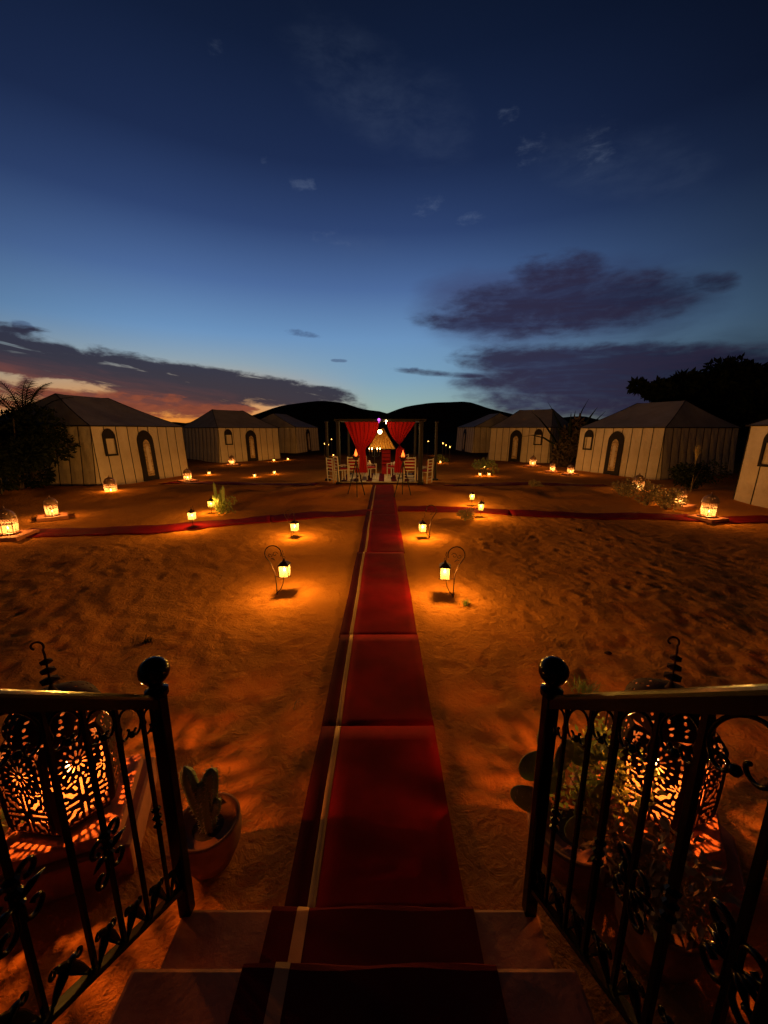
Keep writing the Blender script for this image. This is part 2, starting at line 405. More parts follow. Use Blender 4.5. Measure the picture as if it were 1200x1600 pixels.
def axis(lo, hi, step, far, grow=1.16):
    a = list(np.arange(lo, hi+1e-6, step)); s = step
    while a[-1] < far: s *= grow; a.append(a[-1]+s)
    s = step
    while a[0] > -far: s *= grow; a.insert(0, a[0]-s)
    return np.array(a)
gx = axis(-5.5, 5.5, .04, 420, 1.07); gy = axis(1.0, 8.0, .04, 420, 1.045)
gy = gy[(gy > -60)]
GX, GY = np.meshgrid(gx, gy); GZ = ground(GX, GY, True)
for fx, fy, fa, fs in zip(FX, FY, FA, FS):      # footprints trodden into the loose sand
    i0, i1 = np.searchsorted(gx, (fx-.3, fx+.3)); j0, j1 = np.searchsorted(gy, (fy-.3, fy+.3))
    if i1 <= i0 or j1 <= j0: continue
    X0, Y0 = GX[j0:j1, i0:i1]-fx, GY[j0:j1, i0:i1]-fy
    u = X0*math.cos(fa)+Y0*math.sin(fa); v = -X0*math.sin(fa)+Y0*math.cos(fa)
    d = np.sqrt((u/(.12*fs))**2+(v/(.055*fs))**2)
    GZ[j0:j1, i0:i1] += -.008*fs*np.exp(-d**3)+.004*np.exp(-((d-1.35)/.35)**2)
nx, ny = len(gx), len(gy)
vv = np.stack([GX.ravel(), GY.ravel(), GZ.ravel()], 1)
idx = np.arange(nx*ny).reshape(ny, nx)
ff = np.stack([idx[:-1,:-1].ravel(), idx[:-1,1:].ravel(), idx[1:,1:].ravel(), idx[1:,:-1].ravel()], 1)
me = bpy.data.meshes.new('sand_ground'); me.vertices.add(len(vv)); me.vertices.foreach_set('co', vv.ravel())
me.loops.add(len(ff)*4); me.loops.foreach_set('vertex_index', ff.ravel()); me.polygons.add(len(ff))
me.polygons.foreach_set('loop_start', np.arange(0, len(ff)*4, 4)); me.polygons.foreach_set('loop_total', np.full(len(ff), 4))
me.update(calc_edges=True); me.polygons.foreach_set('use_smooth', [True]*len(ff))
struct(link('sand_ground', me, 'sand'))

# hills on the horizon: two dunes and a low rise
def hill(name, cx, cy, rx, ry, h, seed):
    n, m = 64, 20; P = []; F = []
    for j in range(m+1):
        u = j/m
        for i in range(n):
            a = 2*math.pi*i/n; x, y = cx+rx*u*math.cos(a), cy+ry*u*math.sin(a)
            prof = (math.cos(math.pi*min(u,1))*.5+.5)**1.15
            k = float(vnoise(np.array([x*.03+seed]), np.array([y*.03]), seed)[0]); k2 = float(vnoise(np.array([x*.1]), np.array([y*.1+seed]), seed)[0])
            P.append((x, y, h*prof*(1+.22*k)+k2*3.2*prof*(1-.3*prof)-2.0*(u > .98)))
    for j in range(m):
        for i in range(n): F.append((j*n+i, j*n+(i+1)%n, (j+1)*n+(i+1)%n, (j+1)*n+i))
    mb = MB().add(P, F); return struct(mb.build(name, 'hill', None, True))
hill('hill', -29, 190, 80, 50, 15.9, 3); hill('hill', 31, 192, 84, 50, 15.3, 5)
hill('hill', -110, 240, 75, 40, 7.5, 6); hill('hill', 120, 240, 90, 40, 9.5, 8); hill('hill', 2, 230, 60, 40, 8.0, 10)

# ------------------------------------------------------------------ stairs
SX0, SX1 = -.815, .625
RISE, TREAD, Y1 = .19, .285, 1.195
st = struct(link('stairs', None))
NS = 8
for i in range(NS):
    zt = .17+RISE*i*1.10; yf = Y1-TREAD*i; y0 = yf-TREAD-.02 if i < NS-1 else yf-1.6
    mb = MB(); mb.box(((SX0+SX1)/2, (yf+y0)/2, (zt-.2)/2), (SX1-SX0, yf-y0, zt+.2-.004*i), bev=.012)
    mb.build('step', 'plaster', st)
def stair_z(i): return (.17+RISE*i*1.10+(.17+RISE*i*1.10-.2)*0)
# (step top height)
def step_top(i):
    zt = .17+RISE*i*1.10; return (zt-.2)/2+(zt+.2-.004*i)/2

# ------------------------------------------------------------------ carpets
def ribbon(name, pts, width, m, parent=None, lift=.012, seed=0, cross=None, x0=0., x1=1., wav=.011, step=.12, thick=.008, zf=None):
    """strip following the ground between fractions x0..x1 of its width"""
    P = [Vector((p[0], p[1], 0)) for p in pts]; S = [P[0]]
    for a, b_ in zip(P[:-1], P[1:]):
        k = max(1, int((b_-a).length/step)); S += [a.lerp(b_, (j+1)/k) for j in range(k)]
    nc = max(2, int(width*(x1-x0)/.1)+1); V = []
    for i, p in enumerate(S):
        endf = min(1, min(i, len(S)-1-i)/4)
        d = (S[min(i+1, len(S)-1)]-S[max(i-1, 0)]).normalized(); nrm = Vector((d.y, -d.x, 0))
        for j in range(nc+1):
            f = x0+(x1-x0)*j/nc; ed = .022*float(vnoise(np.array([p.y*1.1+seed]), np.array([p.x*1.1+j*.01]), 31)[0])
            q = p+nrm*(width*(f-.5)+ed)
            wv = wav*float(vnoise(np.array([q.x*2.2+seed]), np.array([q.y*5.0]), 21)[0])*2
            z = (zf(q.x, q.y) if zf else gz(q.x, q.y))+lift+max(wv, -.006)*endf
            V.append((q.x, q.y, z))
    mb = MB(); n = nc+1; L = len(S)
    mb.add(V, [(i*n+j, i*n+j+1, (i+1)*n+j+1, (i+1)*n+j) for i in range(L-1) for j in range(nc)])
    me = mb.mesh(name); o = link(name, me, m, parent, True)
    so = o.modifiers.new('thickness', 'SOLIDIFY'); so.thickness = thick; so.offset = -1
    return o
CX, CW = -.052, .80
red = thing('carpet_runner', 'long red carpet with cream side stripe running from the steps to the pavilion', 'carpet', (0,0,0))
seams = [1.18, 2.30, 3.55, 6.3, 9.4, 14.75]
for i in range(len(seams)-1):
    a, b_ = seams[i], seams[i+1]+(.05 if i < len(seams)-2 else 0); lf = .014+.003*(len(seams)-1-i)
    pts = [(CX+.010*math.sin(a), a), (CX+.006*math.sin(b_), b_)]
    ribbon('carpet_border', pts, CW, 'carpet_dark', red, lf, i, x0=0, x1=.125)
    ribbon('carpet_stripe', pts, CW, 'stripe', red, lf+.001, i, x0=.127, x1=.170)
    ribbon('carpet_piece', pts, CW, 'carpet', red, lf, i, x0=.175, x1=1)
# the part that climbs the steps
def stepstrip(name, f0, f1, m, lift):
    prof = []
    for i in range(NS):
        zt = step_top(i)+lift; yf = Y1-TREAD*i+lift
        prof.append((yf, (step_top(i-1)+lift) if i else .02)); prof += [(yf, zt-.018), (yf-.006, zt-.005), (yf-.02, zt)]
    prof.append((Y1-TREAD*NS-.8, step_top(NS-1)+lift))
    xa, xb = CX-CW/2+CW*f0, CX-CW/2+CW*f1; k = 8; V = []
    for a, (y, z) in enumerate(prof):
        for j in range(k+1):
            x = xa+(xb-xa)*j/k; V.append((x, y+.004*math.sin(x*13+a), z+.002*math.sin(x*9+a)))
    n = k+1; mb = MB().add(V, [(i*n+j, i*n+j+1, (i+1)*n+j+1, (i+1)*n+j) for i in range(len(prof)-1) for j in range(k)])
    return link(name, mb.mesh(name), m, red)
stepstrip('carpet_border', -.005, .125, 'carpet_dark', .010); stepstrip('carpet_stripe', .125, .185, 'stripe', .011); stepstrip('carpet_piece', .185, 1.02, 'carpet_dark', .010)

def gpts(L): return [onground(x, y) for x, y in L]
s1 = thing('carpet_runner', 'narrow red carpet branching off to the left between the small lanterns', 'carpet')
ribbon('carpet_piece', gpts([(584,800),(500,804),(420,811)]), .72, 'carpet', s1, .013, 3, x0=0, x1=1)
ribbon('carpet_piece', gpts([(422,811),(330,819),(240,828),(130,832),(30,834)]), .72, 'carpet', s1, .019, 4)
s2 = thing('carpet_runner', 'narrow red carpet branching off to the right toward the last lantern slabs', 'carpet')
ribbon('carpet_piece', gpts([(622,795),(700,797),(800,802)]), .70, 'carpet', s2, .013, 5)
ribbon('carpet_piece', gpts([(798,802),(900,806),(1000,806),(1120,812),(1230,812)]), .70, 'carpet', s2, .019, 6)
s3 = thing('carpet_runner', 'faint dark carpet path along the tents on the right', 'carpet')
ribbon('carpet_piece', [(2.4,14.2),(5.2,14.9),(8.6,14.6)], .9, 'carpet', s3, .016, 7)
s4 = thing('carpet_runner', 'faint dark carpet path toward the tents on the left', 'carpet')
ribbon('carpet_piece', [(-2.6,14.6),(-5.5,15.0),(-8.8,15.4)], .9, 'carpet', s4, .016, 8)

# ------------------------------------------------------------------ iron railings
def railing(X0, side, label, flag):
    root = thing('stair_railing', label, 'railing', (X0, 0, 0))
    SL = .787
    ztop = lambda y: EYE-SL*y          # handrail line
    zbot = lambda y: EYE-1.70-.76*(y-1.08)-0*y
    yp = 1.19
    post = MB(); post.box((0, yp, .17+.5), (.046, .046, 1.02), bev=.006)
    post.lathe([(.038,0),(.038,.02),(.022,.03),(.022,.05)], 16, (0, yp, 1.17))
    p = post.build('newel_post', 'iron', root)
    fb = MB(); fb.ball((0, yp, 1.262), .050, 28); fb.build('ball_finial', 'iron', p, True)
    yb = -.35
    tr = MB(); n = 1
    tr.bar((0, yp-.02, ztop(yp)), (0, yb, ztop(yb)), .036, .028)
    tr.tube([(0, yp-.02, ztop(yp)+.018), (0, yb, ztop(yb)+.018)], .017, 14)
    tr.build('top_rail', 'iron', root, False)
    br = MB(); br.bar((0, yp, zbot(yp)), (0, yb, zbot(yb)), .030, .016); br.build('bottom_rail', 'iron', root)
    ys = [1.10, .991, .883, .778, .64, .51, .38, .25] if side < 0 else [1.075, .945, .838, .713, .606, .475, .345, .22]
    for i, y in enumerate(ys):
        thick = .0125 if i in (2, 4) and side > 0 else .0095
        z0, z1 = zbot(y), ztop(y)-.02
        bb = MB(); bb.box((0, y, (z0+z1)/2), (thick*1.15, thick*1.15, z1-z0))
        for q in (.42, .46, .50): bb.lathe([(.008,-.009),(.016,0),(.008,.009)], 10, (0, y, z0+(z1-z0)*q)) if i % 2 == 0 and i < 6 else None
        o = bb.build('baluster', 'iron', root)
        # scroll under the handrail, between this baluster and the next one up the slope
        y2 = (ys[i-1] if i else yp-.005)
        yc = (y+y2)/2; hw = (y2-y)/2-.008; zc = ztop(yc)-.028-hw
        sc = MB()
        for sgn in (1, -1):
            c = (0, yc+sgn*hw*.45, zc-.01)
            arc = [(0, yc+sgn*hw*math.cos(a), zc+hw*math.sin(a)*1.0-(sgn*hw*math.cos(a))*SL*.8) for a in np.linspace(math.pi/2, -.5, 10)]
            end = Vector(arc[-1]); cc = Vector((0, yc+sgn*hw*.45, zc-.035-(sgn*hw*.45)*SL*.8))
            r0 = math.hypot(end.y-cc.y, end.z-cc.z); a0 = math.atan2(end.z-cc.z, end.y-cc.y)
            arc += spiral(tuple(cc), r0, .006, a0, a0-sgn*4.6, 16, 'yz')[1:]
            sc.tube(arc, .0042, 6)
        sc.ball((0, yc, zc-.048), .011, 8)
        sc.build('scroll', 'iron', root, True)
        # leaf scrolls standing on the bottom rail
        lf = MB(); zb = zbot(yc)
        for sgn in (1, -1):
            a = Vector((0, yc-hw*.9*sgn, zbot(yc-hw*.9*sgn)+.008)); tip = Vector((0, yc+hw*.55*sgn, zbot(yc+hw*.55*sgn)+.115))
            mid = a.lerp(tip, .5)+Vector((0, 0, .035))
            pts = [a.lerp(mid, u).lerp(mid.lerp(tip, u), u) for u in np.linspace(0, 1, 9)]
            lf.tube(pts, [.004+.010*math.sin(math.pi*u) for u in np.linspace(0, 1, 9)], 6, rx=.45)
            lf.tube(spiral((0, tip.y, tip.z-.012), .013, .004, math.pi/2, math.pi/2-sgn*4.5, 10, 'yz'), .004, 6)
        lf.build('leaf_scroll', 'iron', root, True)
        if i in flag:      # big open scrolls with leaves at half height
            oo = MB(); zm = z0+(z1-z0)*.42
            for sg in (1, -1):
                for up in (1, -1):
                    c = (0, y+sg*.034, zm+up*.050)
                    pts = [(0, y+sg*.006, zm-up*.02), (0, y+sg*.008, zm+up*.012)]+spiral(c, .026, .012, math.pi if sg > 0 else 0, (math.pi if sg > 0 else 0)-sg*up*5.2, 16, 'yz')
                    oo.tube(pts, .0062, 6)
                for q in range(3):
                    a = Vector((0, y, zm)); tip = a+Vector((.012*(q-1), sg*(.045+.008*q), .018*(q-1)))
                    oo.tube([a, a.lerp(tip, .5)+Vector((0,0,.008)), tip], [.004,.011,.002], 6, rx=.5)
            oo.build('scroll_cluster', 'iron', o, True)
    p2 = MB(); yq = .40; p2.box((0, yq, (zbot(yq)+ztop(yq))/2-.1), (.042,.042, ztop(yq)-zbot(yq)+.18), bev=.005); p2.build('support_post', 'iron', root)
    return root
railing(-.80, -1, 'black iron railing on the left of the steps', (2, 4))
railing(.590, 1, 'black iron railing on the right of the steps', (3, 5))

# ------------------------------------------------------------------ pierced sheet metal (marching squares on a distance field)
def seg_d(x, y, ax, ay, bx, by, r):
    vx, vy = bx-ax, by-ay; t = np.clip(((x-ax)*vx+(y-ay)*vy)/(vx*vx+vy*vy+1e-12), 0, 1)
    return np.hypot(x-ax-t*vx, y-ay-t*vy)-r
def holes_to_field(x, y, H):
    d = np.full(x.shape, 9.)
    for h in H: d = np.minimum(d, seg_d(x, y, *h))
    return d
def panel_holes():
    """x in -1..1, y in 0..2.3 (units of half a panel width)"""
    H = []
    cy = .98; a = .80
    for dx_, dy_ in ((1,0),(-1,0),(0,1),(0,-1)): H.append((dx_*.20, cy+dy_*.20, dx_*.80, cy+dy_*.80, .048))
    for sx in (1,-1):
        for sy in (1,-1):
            q = lambda u, v: (sx*u, cy+sy*v)
            chain = [(.22,.30),(.34,.30),(.44,.44),(.58,.50),(.62,.64)]
            for (u0,v0),(u1,v1),r in zip(chain[:-1], chain[1:], (.05,.075,.06,.05)): H.append((*q(u0,v0), *q(u1,v1), r))
            for u, v, u2, v2, r in ((.18,.50,.24,.62,.05),(.42,.72,.30,.78,.045),(.52,.20,.66,.22,.05),(.74,.32,.76,.44,.045),(.18,.78,.18,.80,.045),(.78,.62,.80,.72,.04),(.52,.80,.68,.82,.035),(.80,.16,.80,.2,.035)):
                H.append((*q(u,v), *q(u2,v2), r))
    for k in range(7): H.append((-.84+k*.28, .07, -.72+k*.28, .07, .035))
    for k in range(8): H.append((-.84+k*.24, 1.90+.02*(k%2), -.84+k*.24, 1.93, .04))
    cy = 2.45
    for k in range(12):
        t = 2*math.pi*k/12; H.append((.20*math.cos(t), cy+.20*math.sin(t), .36*math.cos(t), cy+.36*math.sin(t), .035))
    for k in range(16):
        t = 2*math.pi*(k+.5)/16; r = .53; H.append((r*math.cos(t), cy+r*math.sin(t), (r+.05)*math.cos(t), cy+(r+.05)*math.sin(t), .035))
    H.append((0, cy, 0, cy+.001, .07))
    for sx in (1,-1):
        for sy in (1,-1):
            for k in range(7):
                t = 2*math.pi*k/7+.3; c0 = (sx*.80, cy+sy*.56)
                x0, y0 = c0[0]+.07*math.cos(t), c0[1]+.07*math.sin(t)
                if abs(x0) < .9: H.append((x0, y0, c0[0]+.16*math.cos(t), c0[1]+.16*math.sin(t), .026))
        for v in (2.2,2.45,2.7): H.append((sx*.82, v-.04, sx*.82, v+.04, .045))
    for k in range(6): H.append((-.7+k*.28, 3.16, -.62+k*.28, 3.16, .035))
    return [h for h in H if abs(h[0])+h[4] < .93 and abs(h[2])+h[4] < .93]
def dome_holes():
    H = []
    for j, v in enumerate(np.linspace(.12, .86, 7)):
        n = int(22*(1-v*.72)); 
        for k in range(n):
            u = -1+2*(k+.5*(j%2))/n; H.append((u, v, u+.3/n*(1 if j%2 else 0), v+.02, .022 if j%2 else .028))
    return H
def pierced(name, x0, x1, y0, y1, nx, ny, holes, fmap, m, parent, thick=0, scale_x=1.):
    xs, ys = np.linspace(x0, x1, nx+1), np.linspace(y0, y1, ny+1); XX, YY = np.meshgrid(xs, ys)
    D = holes_to_field(XX*scale_x, YY, [(h[0]*scale_x, h[1], h[2]*scale_x, h[3], h[4]) for h in holes])
    D[0,:] = D[-1,:] = .1; D[:,0] = D[:,-1] = .1
    cache = {}; V = []; F = []
    def vid(key, x, y):
        if key not in cache: cache[key] = len(V); V.append(fmap(x, y))
        return cache[key]
    for j in range(ny):
        for i in range(nx):
            cs = ((i,j),(i+1,j),(i+1,j+1),(i,j+1)); dv = [D[b_, a] for a, b_ in cs]
            if max(dv) <= 0: continue
            poly = []
            for k in range(4):
                (a, b_), (c, d) = cs[k], cs[(k+1)%4]; d0, d1 = dv[k], dv[(k+1)%4]
                if d0 > 0: poly.append(vid(('v',a,b_), xs[a], ys[b_]))
                if (d0 > 0) != (d1 > 0):
                    t = d0/(d0-d1); key = ('e',)+tuple(sorted(((a,b_),(c,d))))
                    poly.append(vid(key, xs[a]+(xs[c]-xs[a])*t, ys[b_]+(ys[d]-ys[b_])*t))
            if len(poly) >= 3: F.append(tuple(poly))
    me = MB().add(V, F).mesh(name); o = link(name, me, m, parent)
    if thick: so = o.modifiers.new('thickness', 'SOLIDIFY'); so.thickness = thick; so.offset = 0
    return o

def pierced_lantern(label, loc, rz, res, energy, scale=1., thick=0., finial=1., n_side=6, group=None):
    """six-sided cut-metal lantern: side_panel x6, corner frame, domed lid, finial, candle"""
    root = thing('metal_lantern', label, 'lantern', loc, rz, group, scale)
    Rr, H0 = .25, .50; side = Rr; ap = Rr*math.cos(math.pi/6)
    PH = panel_holes()
    def prof(v):                       # radius factor along the height 0..1
        return 1-.16*max(0, 1-v/.10)**2 if v < .10 else (1+.035*math.sin((v-.1)/.9*math.pi)-.16*max(0, (v-.86)/.14)**2)
    base_z = .03
    first = None
    for k in range(6):
        ang = math.pi/3*k
        if first is None:
            def fm(x, y):
                v = y/3.3; f = prof(v); return (ap*f, x*side/2*f*.97, base_z+v*H0)
            first = pierced('side_panel', -1, 1, 0, 3.3, int(30*res), int(50*res), PH, fm, 'lampmetal', root, thick)
        else:
            c = first.copy(); C.objects.link(c); c.rotation_euler = (0,0,ang)
    fr = MB()
    for k in range(6):
        a = math.pi/3*(k+.5)
        fr.tube([(Rr*prof(v)*math.cos(a), Rr*prof(v)*math.sin(a), base_z+v*H0) for v in np.linspace(0, 1, 9)], .006, 6)
    for v in (0, 1): fr.tube([(Rr*prof(v)*1.01*math.cos(math.pi/3*(k+.5)), Rr*prof(v)*1.01*math.sin(math.pi/3*(k+.5)), base_z+v*H0) for k in range(7)], .008, 6)
    fr.lathe([(.20,0),(.215,.012),(.215,.028),(.18,.032)], 6, sq=True)
    fr.build('frame', 'lampmetal', root)
    # lid
    def dm(x, y):
        a = math.pi*x; th = y*math.pi/2*.93; rr = .205*math.cos(th)*(1+.05*math.cos(6*a)*math.cos(th)); return (rr*math.cos(a), rr*math.sin(a), base_z+H0+.012+.15*math.sin(th))
    lid = pierced('domed_lid', -1, 1, 0, 1, int(80*res), int(20*res), dome_holes(), dm, 'lampmetal', root, thick, 2.2)
    fi = MB(); zt = base_z+H0+.15
    k = finial
    fi.lathe([(.035,0),(.02,.02),(.009,.04*k+.01)], 12, (0,0,zt))
    zz = zt+.03
    fi.tube([(0,0,zz), (0,0,zz+.20*k)], .005, 6)
    for q, r in ((.05,.042),(.105,.034),(.155,.028)): fi.lathe([(.004,-.018*k),(r,-.004),(r,.004),(.004,.018*k)], 6, (0,0,zz+q*k))
    fi.tube([(0,0,zz+.19*k)]+spiral((-.028*k,0,zz+.245*k), .033*k, .014*k, -.7, 4.2, 16), .0052, 6)
    fi.build('finial', 'lampmetal', root, False)
    li = MB(); li.lathe([(ap*.93*prof(v), base_z+v*H0) for v in (.01,.10,.3,.5,.68)], 6, sq=True)
    li.f = [f for f in li.f if len(f) == 4]; li.mi = li.mi[:len(li.f)]
    li.build('glass_liner', 'liner', root)
    ca = MB(); ca.lathe([(0.032,0),(.034,.005),(.033,.15),(.028,.155),(0,.148)], 16, (0,0,.04)); cnd = ca.build('candle', 'wax', root, True)
    fl = MB(); fl.lathe([(.001,0),(.010,.012),(.012,.024),(.007,.045),(.0005,.068)], 12, (0,0,.20)); fl.build('flame', 'flame', cnd, True)
    lamp('candle_light', root, (0,0,.262), energy, (1,.36,.07), .016, 1.1)
    return root

# pedestals
def octslab(r, z0, z1, n=8, jit=.02):
    mb = MB(); mb.lathe([(r*1.0, z0), (r*1.01, (z0+z1)/2), (r*.99, z1-.012), (r*.96, z1)], n, sq=True); return mb
def slab_lamp(px, py, label_l, label_s, s, rz, proto, group_l='domed lanterns on clay slabs'):
    p = onground(px, py)
    sl = MB(); sl.box((0,0,.03), (.72*s, .72*s, .10), bev=.012)
    o = tag(sl.build('clay_slab', 'slab', None), label_s, 'slab', 'clay slabs under lanterns'); o.location = p; o.rotation_euler = (0,0,rz)
    return dup(proto, p+Vector((0,0,.081)), rz, label_l, s)

PL = Vector((-1.57, 1.60, gz(-1.57,1.60)-.01)); PR = Vector((1.37, 1.62, gz(1.37,1.62)-.01))
mb = MB(); mb.box((0,0,.085), (.60,.56,.17), bev=.02); mb.box((0,0,.205), (.50,.48,.07), bev=.014)
o = tag(mb.build('clay_pedestal', 'slab', None), 'square clay pedestal under the big lantern left of the steps', 'pedestal'); o.location = PL; o.rotation_euler = (0,0,.35)
mb = octslab(.40, -.05, .10); mb.lathe([(.31,.101),(.315,.16),(.30,.225),(.29,.235)], 8, sq=True)
o = tag(mb.build('clay_pedestal', 'slab', None), 'two tiered octagonal clay pedestal under the big lantern right of the steps', 'pedestal'); o.location = PR; o.rotation_euler = (0,0,.2)
big = pierced_lantern('large cut metal lantern glowing behind the left railing, curl topped finial', PL+Vector((0,0,.242)), .42, 2.6, 52, .92, .004)
b2 = dup(big, PR+Vector((0,0,.237)), -.22, 'large cut metal lantern glowing behind the right railing beside the pots', .93)
def dome_lantern(label, loc, rz, scale):
    """six-sided lantern: glass windows in a pale frame under an openwork dome"""
    root = thing('domed_lantern', label, 'lantern', loc, rz, None, scale)
    Rr, H0 = .21, .42; ap = Rr*math.cos(math.pi/6); cor = lambda k, r, z: (r*math.cos(math.pi/3*(k+.5)), r*math.sin(math.pi/3*(k+.5)), z)
    fr = MB(); fr.lathe([(.22,0),(.23,.015),(.225,.04),(.18,.045)], 6, sq=True)
    for k in range(6):
        fr.tube([cor(k, Rr*.94, .04), cor(k, Rr*1.02, .22), cor(k, Rr*1.0, H0)], .009, 5)
        for z, r in ((.06,.95),(.27,1.02),(H0,1.0)): fr.tube([cor(k, Rr*r, z), cor(k+1, Rr*r, z)], .007, 5)
        m0, m1 = Vector(cor(k, Rr*.95, .06)), Vector(cor(k+1, Rr*.95, .06)); u0, u1 = Vector(cor(k, Rr*1.02, .27)), Vector(cor(k+1, Rr*1.02, .27)); a0, a1_ = Vector(cor(k, Rr, H0)), Vector(cor(k+1, Rr, H0))
        fr.tube([m0.lerp(m1,.5), u0.lerp(u1,.5)], .005, 5)
        for t_ in (.25,.5,.75): fr.tube([u0.lerp(u1,t_-.12), u0.lerp(u1,t_).lerp(a0.lerp(a1_,t_),.8), u0.lerp(u1,t_+.12)], .005, 5)
    fr.build('frame', 'paleframe', root)
    pm = MB(); wd = Rr*.90; pm.add([(0,-wd/2,.065),(0,wd/2,.065),(.012,wd/2,.265),(.012,-wd/2,.265)], [(0,1,2,3)]); pme = pm.mesh('glass_pane')
    for k in range(6):
        a = math.pi/3*(k+1); link('glass_pane', pme, 'pane', root, loc=(ap*.95*math.cos(a), ap*.95*math.sin(a), 0), rot=(0,0,a))
    def dm(x, y):
        a = math.pi*x; th = y*math.pi/2*.95; rr = .205*math.cos(th)**.85; return (rr*math.cos(a), rr*math.sin(a), H0+.22*math.sin(th))
    pierced('domed_lid', -1, 1, 0, 1, 56, 14, dome_holes(), dm, 'paleframe', root, 0, 2.2)
    rb = MB()
    for k in range(6): rb.tube([Vector(dm((k+.5)/3-1, v))*1.0 for v in np.linspace(0,1,7)], .008, 5)
    rb.lathe([(.04,0),(.05,.015),(.012,.035),(.022,.06),(.004,.10)], 10, (0,0,H0+.215)); rb.build('dome_rib', 'paleframe', root)
    ca = MB(); ca.lathe([(.035,0),(.035,.085),(.001,.083)], 12, (0,0,.045)); cnd = ca.build('candle', 'wax', root, True)
    fl = MB(); fl.lathe([(.001,0),(.016,.02),(.014,.04),(.001,.075)], 10, (0,0,.13)); fl.build('flame', 'flame', cnd, True)
    lamp('candle_light', root, (0,0,.21), 30, (1,.48,.11), .025, .26)
    return root
small = dome_lantern('domed lantern on a slab at the right, nearest to the right edge', onground(1105,812)+Vector((0,0,.075)), .3, .80)
p0 = onground(1105,812)
sl = MB(); sl.box((0,0,.03), (.56,.56,.09), bev=.012); o = tag(sl.build('clay_slab', 'slab', None), 'clay slab under the domed lantern nearest the right edge', 'slab', 'clay slabs under lanterns'); o.location = p0; o.rotation_euler = (0,0,.3)
slabmesh = o.data
for (px, py, s, rz, lab, slab) in (
    (1061,792,.66,.5,'domed lantern on a slab at the right, just left of the one nearest the edge', True),
    (15,840,.76,.2,'domed lantern on a slab at the far left edge, end of the left carpet', True),
    (83,810,.66,.7,'domed lantern on a slab beside the left carpet end', True),
    (996,766,.78,.1,'tall domed lantern among dry grass before the biggest right tent', False),
    (174,772,.84,.4,'dark topped domed lantern in front of the nearest left tent', False),
    (294,753,.70,.9,'domed lantern past the right end of the nearest left tent', True),
    (363,727,.80,.3,'domed lantern in front of the second left tent', True),
    (832,729,.80,.3,'domed lantern below the window of the middle right tent', True),
    (863,738,.64,.6,'small domed lantern between the middle and the biggest right tents', True),
    (891,742,.64,.1,'small domed lantern beside the far corner of the biggest right tent', True)):
    p = onground(px, py)
    if slab:
        q = bpy.data.objects.new('clay_slab', slabmesh); C.objects.link(q); q.location = p; q.rotation_euler = (0,0,rz); q.scale = (1.02*s/.66,)*2+(1,)
        tag(q, 'clay slab under the '+lab.split(', ')[0].replace('domed lantern on a slab', 'lantern')+(', left one' if px == 1061 else ''), 'slab', 'clay slabs under lanterns')
    dup(small, p+Vector((0,0,.075 if slab else .0)), rz, lab, s)

# ------------------------------------------------------------------ small glass lanterns on shepherd hooks
def glass_lantern(label, loc, energy, color=(1,.50,.11)):
    root = thing('glass_lantern', label, 'lantern', loc, 0, 'small glass lanterns beside the carpets')
    w_, h_ = .062, .155
    fr = MB()
    for sx in (1,-1):
        for sy in (1,-1): fr.bar((sx*w_*.92, sy*w_*.92, 0), (sx*w_, sy*w_, h_), .007)
    fr.box((0,0,0), (w_*1.9, w_*1.9, .007)); fr.box((0,0,h_), (w_*2.2, w_*2.2, .009))
    fr.build('frame', 'rust', root)
    cp = MB(); cp.lathe([(w_*1.60, 0), (w_*.9,.032), (w_*.35,.045), (w_*.30,.065), (.004,.075)], 4, (0,0,h_+.004), sq=True); cp.tube(spiral((0,0,h_+.093), .016, .016, 0, 6.28, 12), .003, 5)
    cp.build('cap', 'rust', root)
    pm = MB(); pm.box((0,0,h_/2), (w_*1.72, .002, h_*.93)); pme = pm.mesh('glass_pane'); 
    for k in range(4):
        a = math.pi/2*k; o = link('glass_pane', pme, 'pane', root); o.location = (w_*.93*math.sin(a), -w_*.93*math.cos(a), 0); o.rotation_euler = (0,0,a)
    ca = MB(); ca.lathe([(.02,0),(.02,.06),(.001,.058)], 12, (0,0,.005)); cnd = ca.build('candle', 'wax', root, True)
    fl = MB(); fl.lathe([(.001,0),(.015,.012),(.013,.030),(.0005,.060)], 10, (0,0,.066)); fl.build('flame', 'flame', cnd, True)
    lamp('candle_light', root, (0,0,.11), energy, color, .035)
    return root
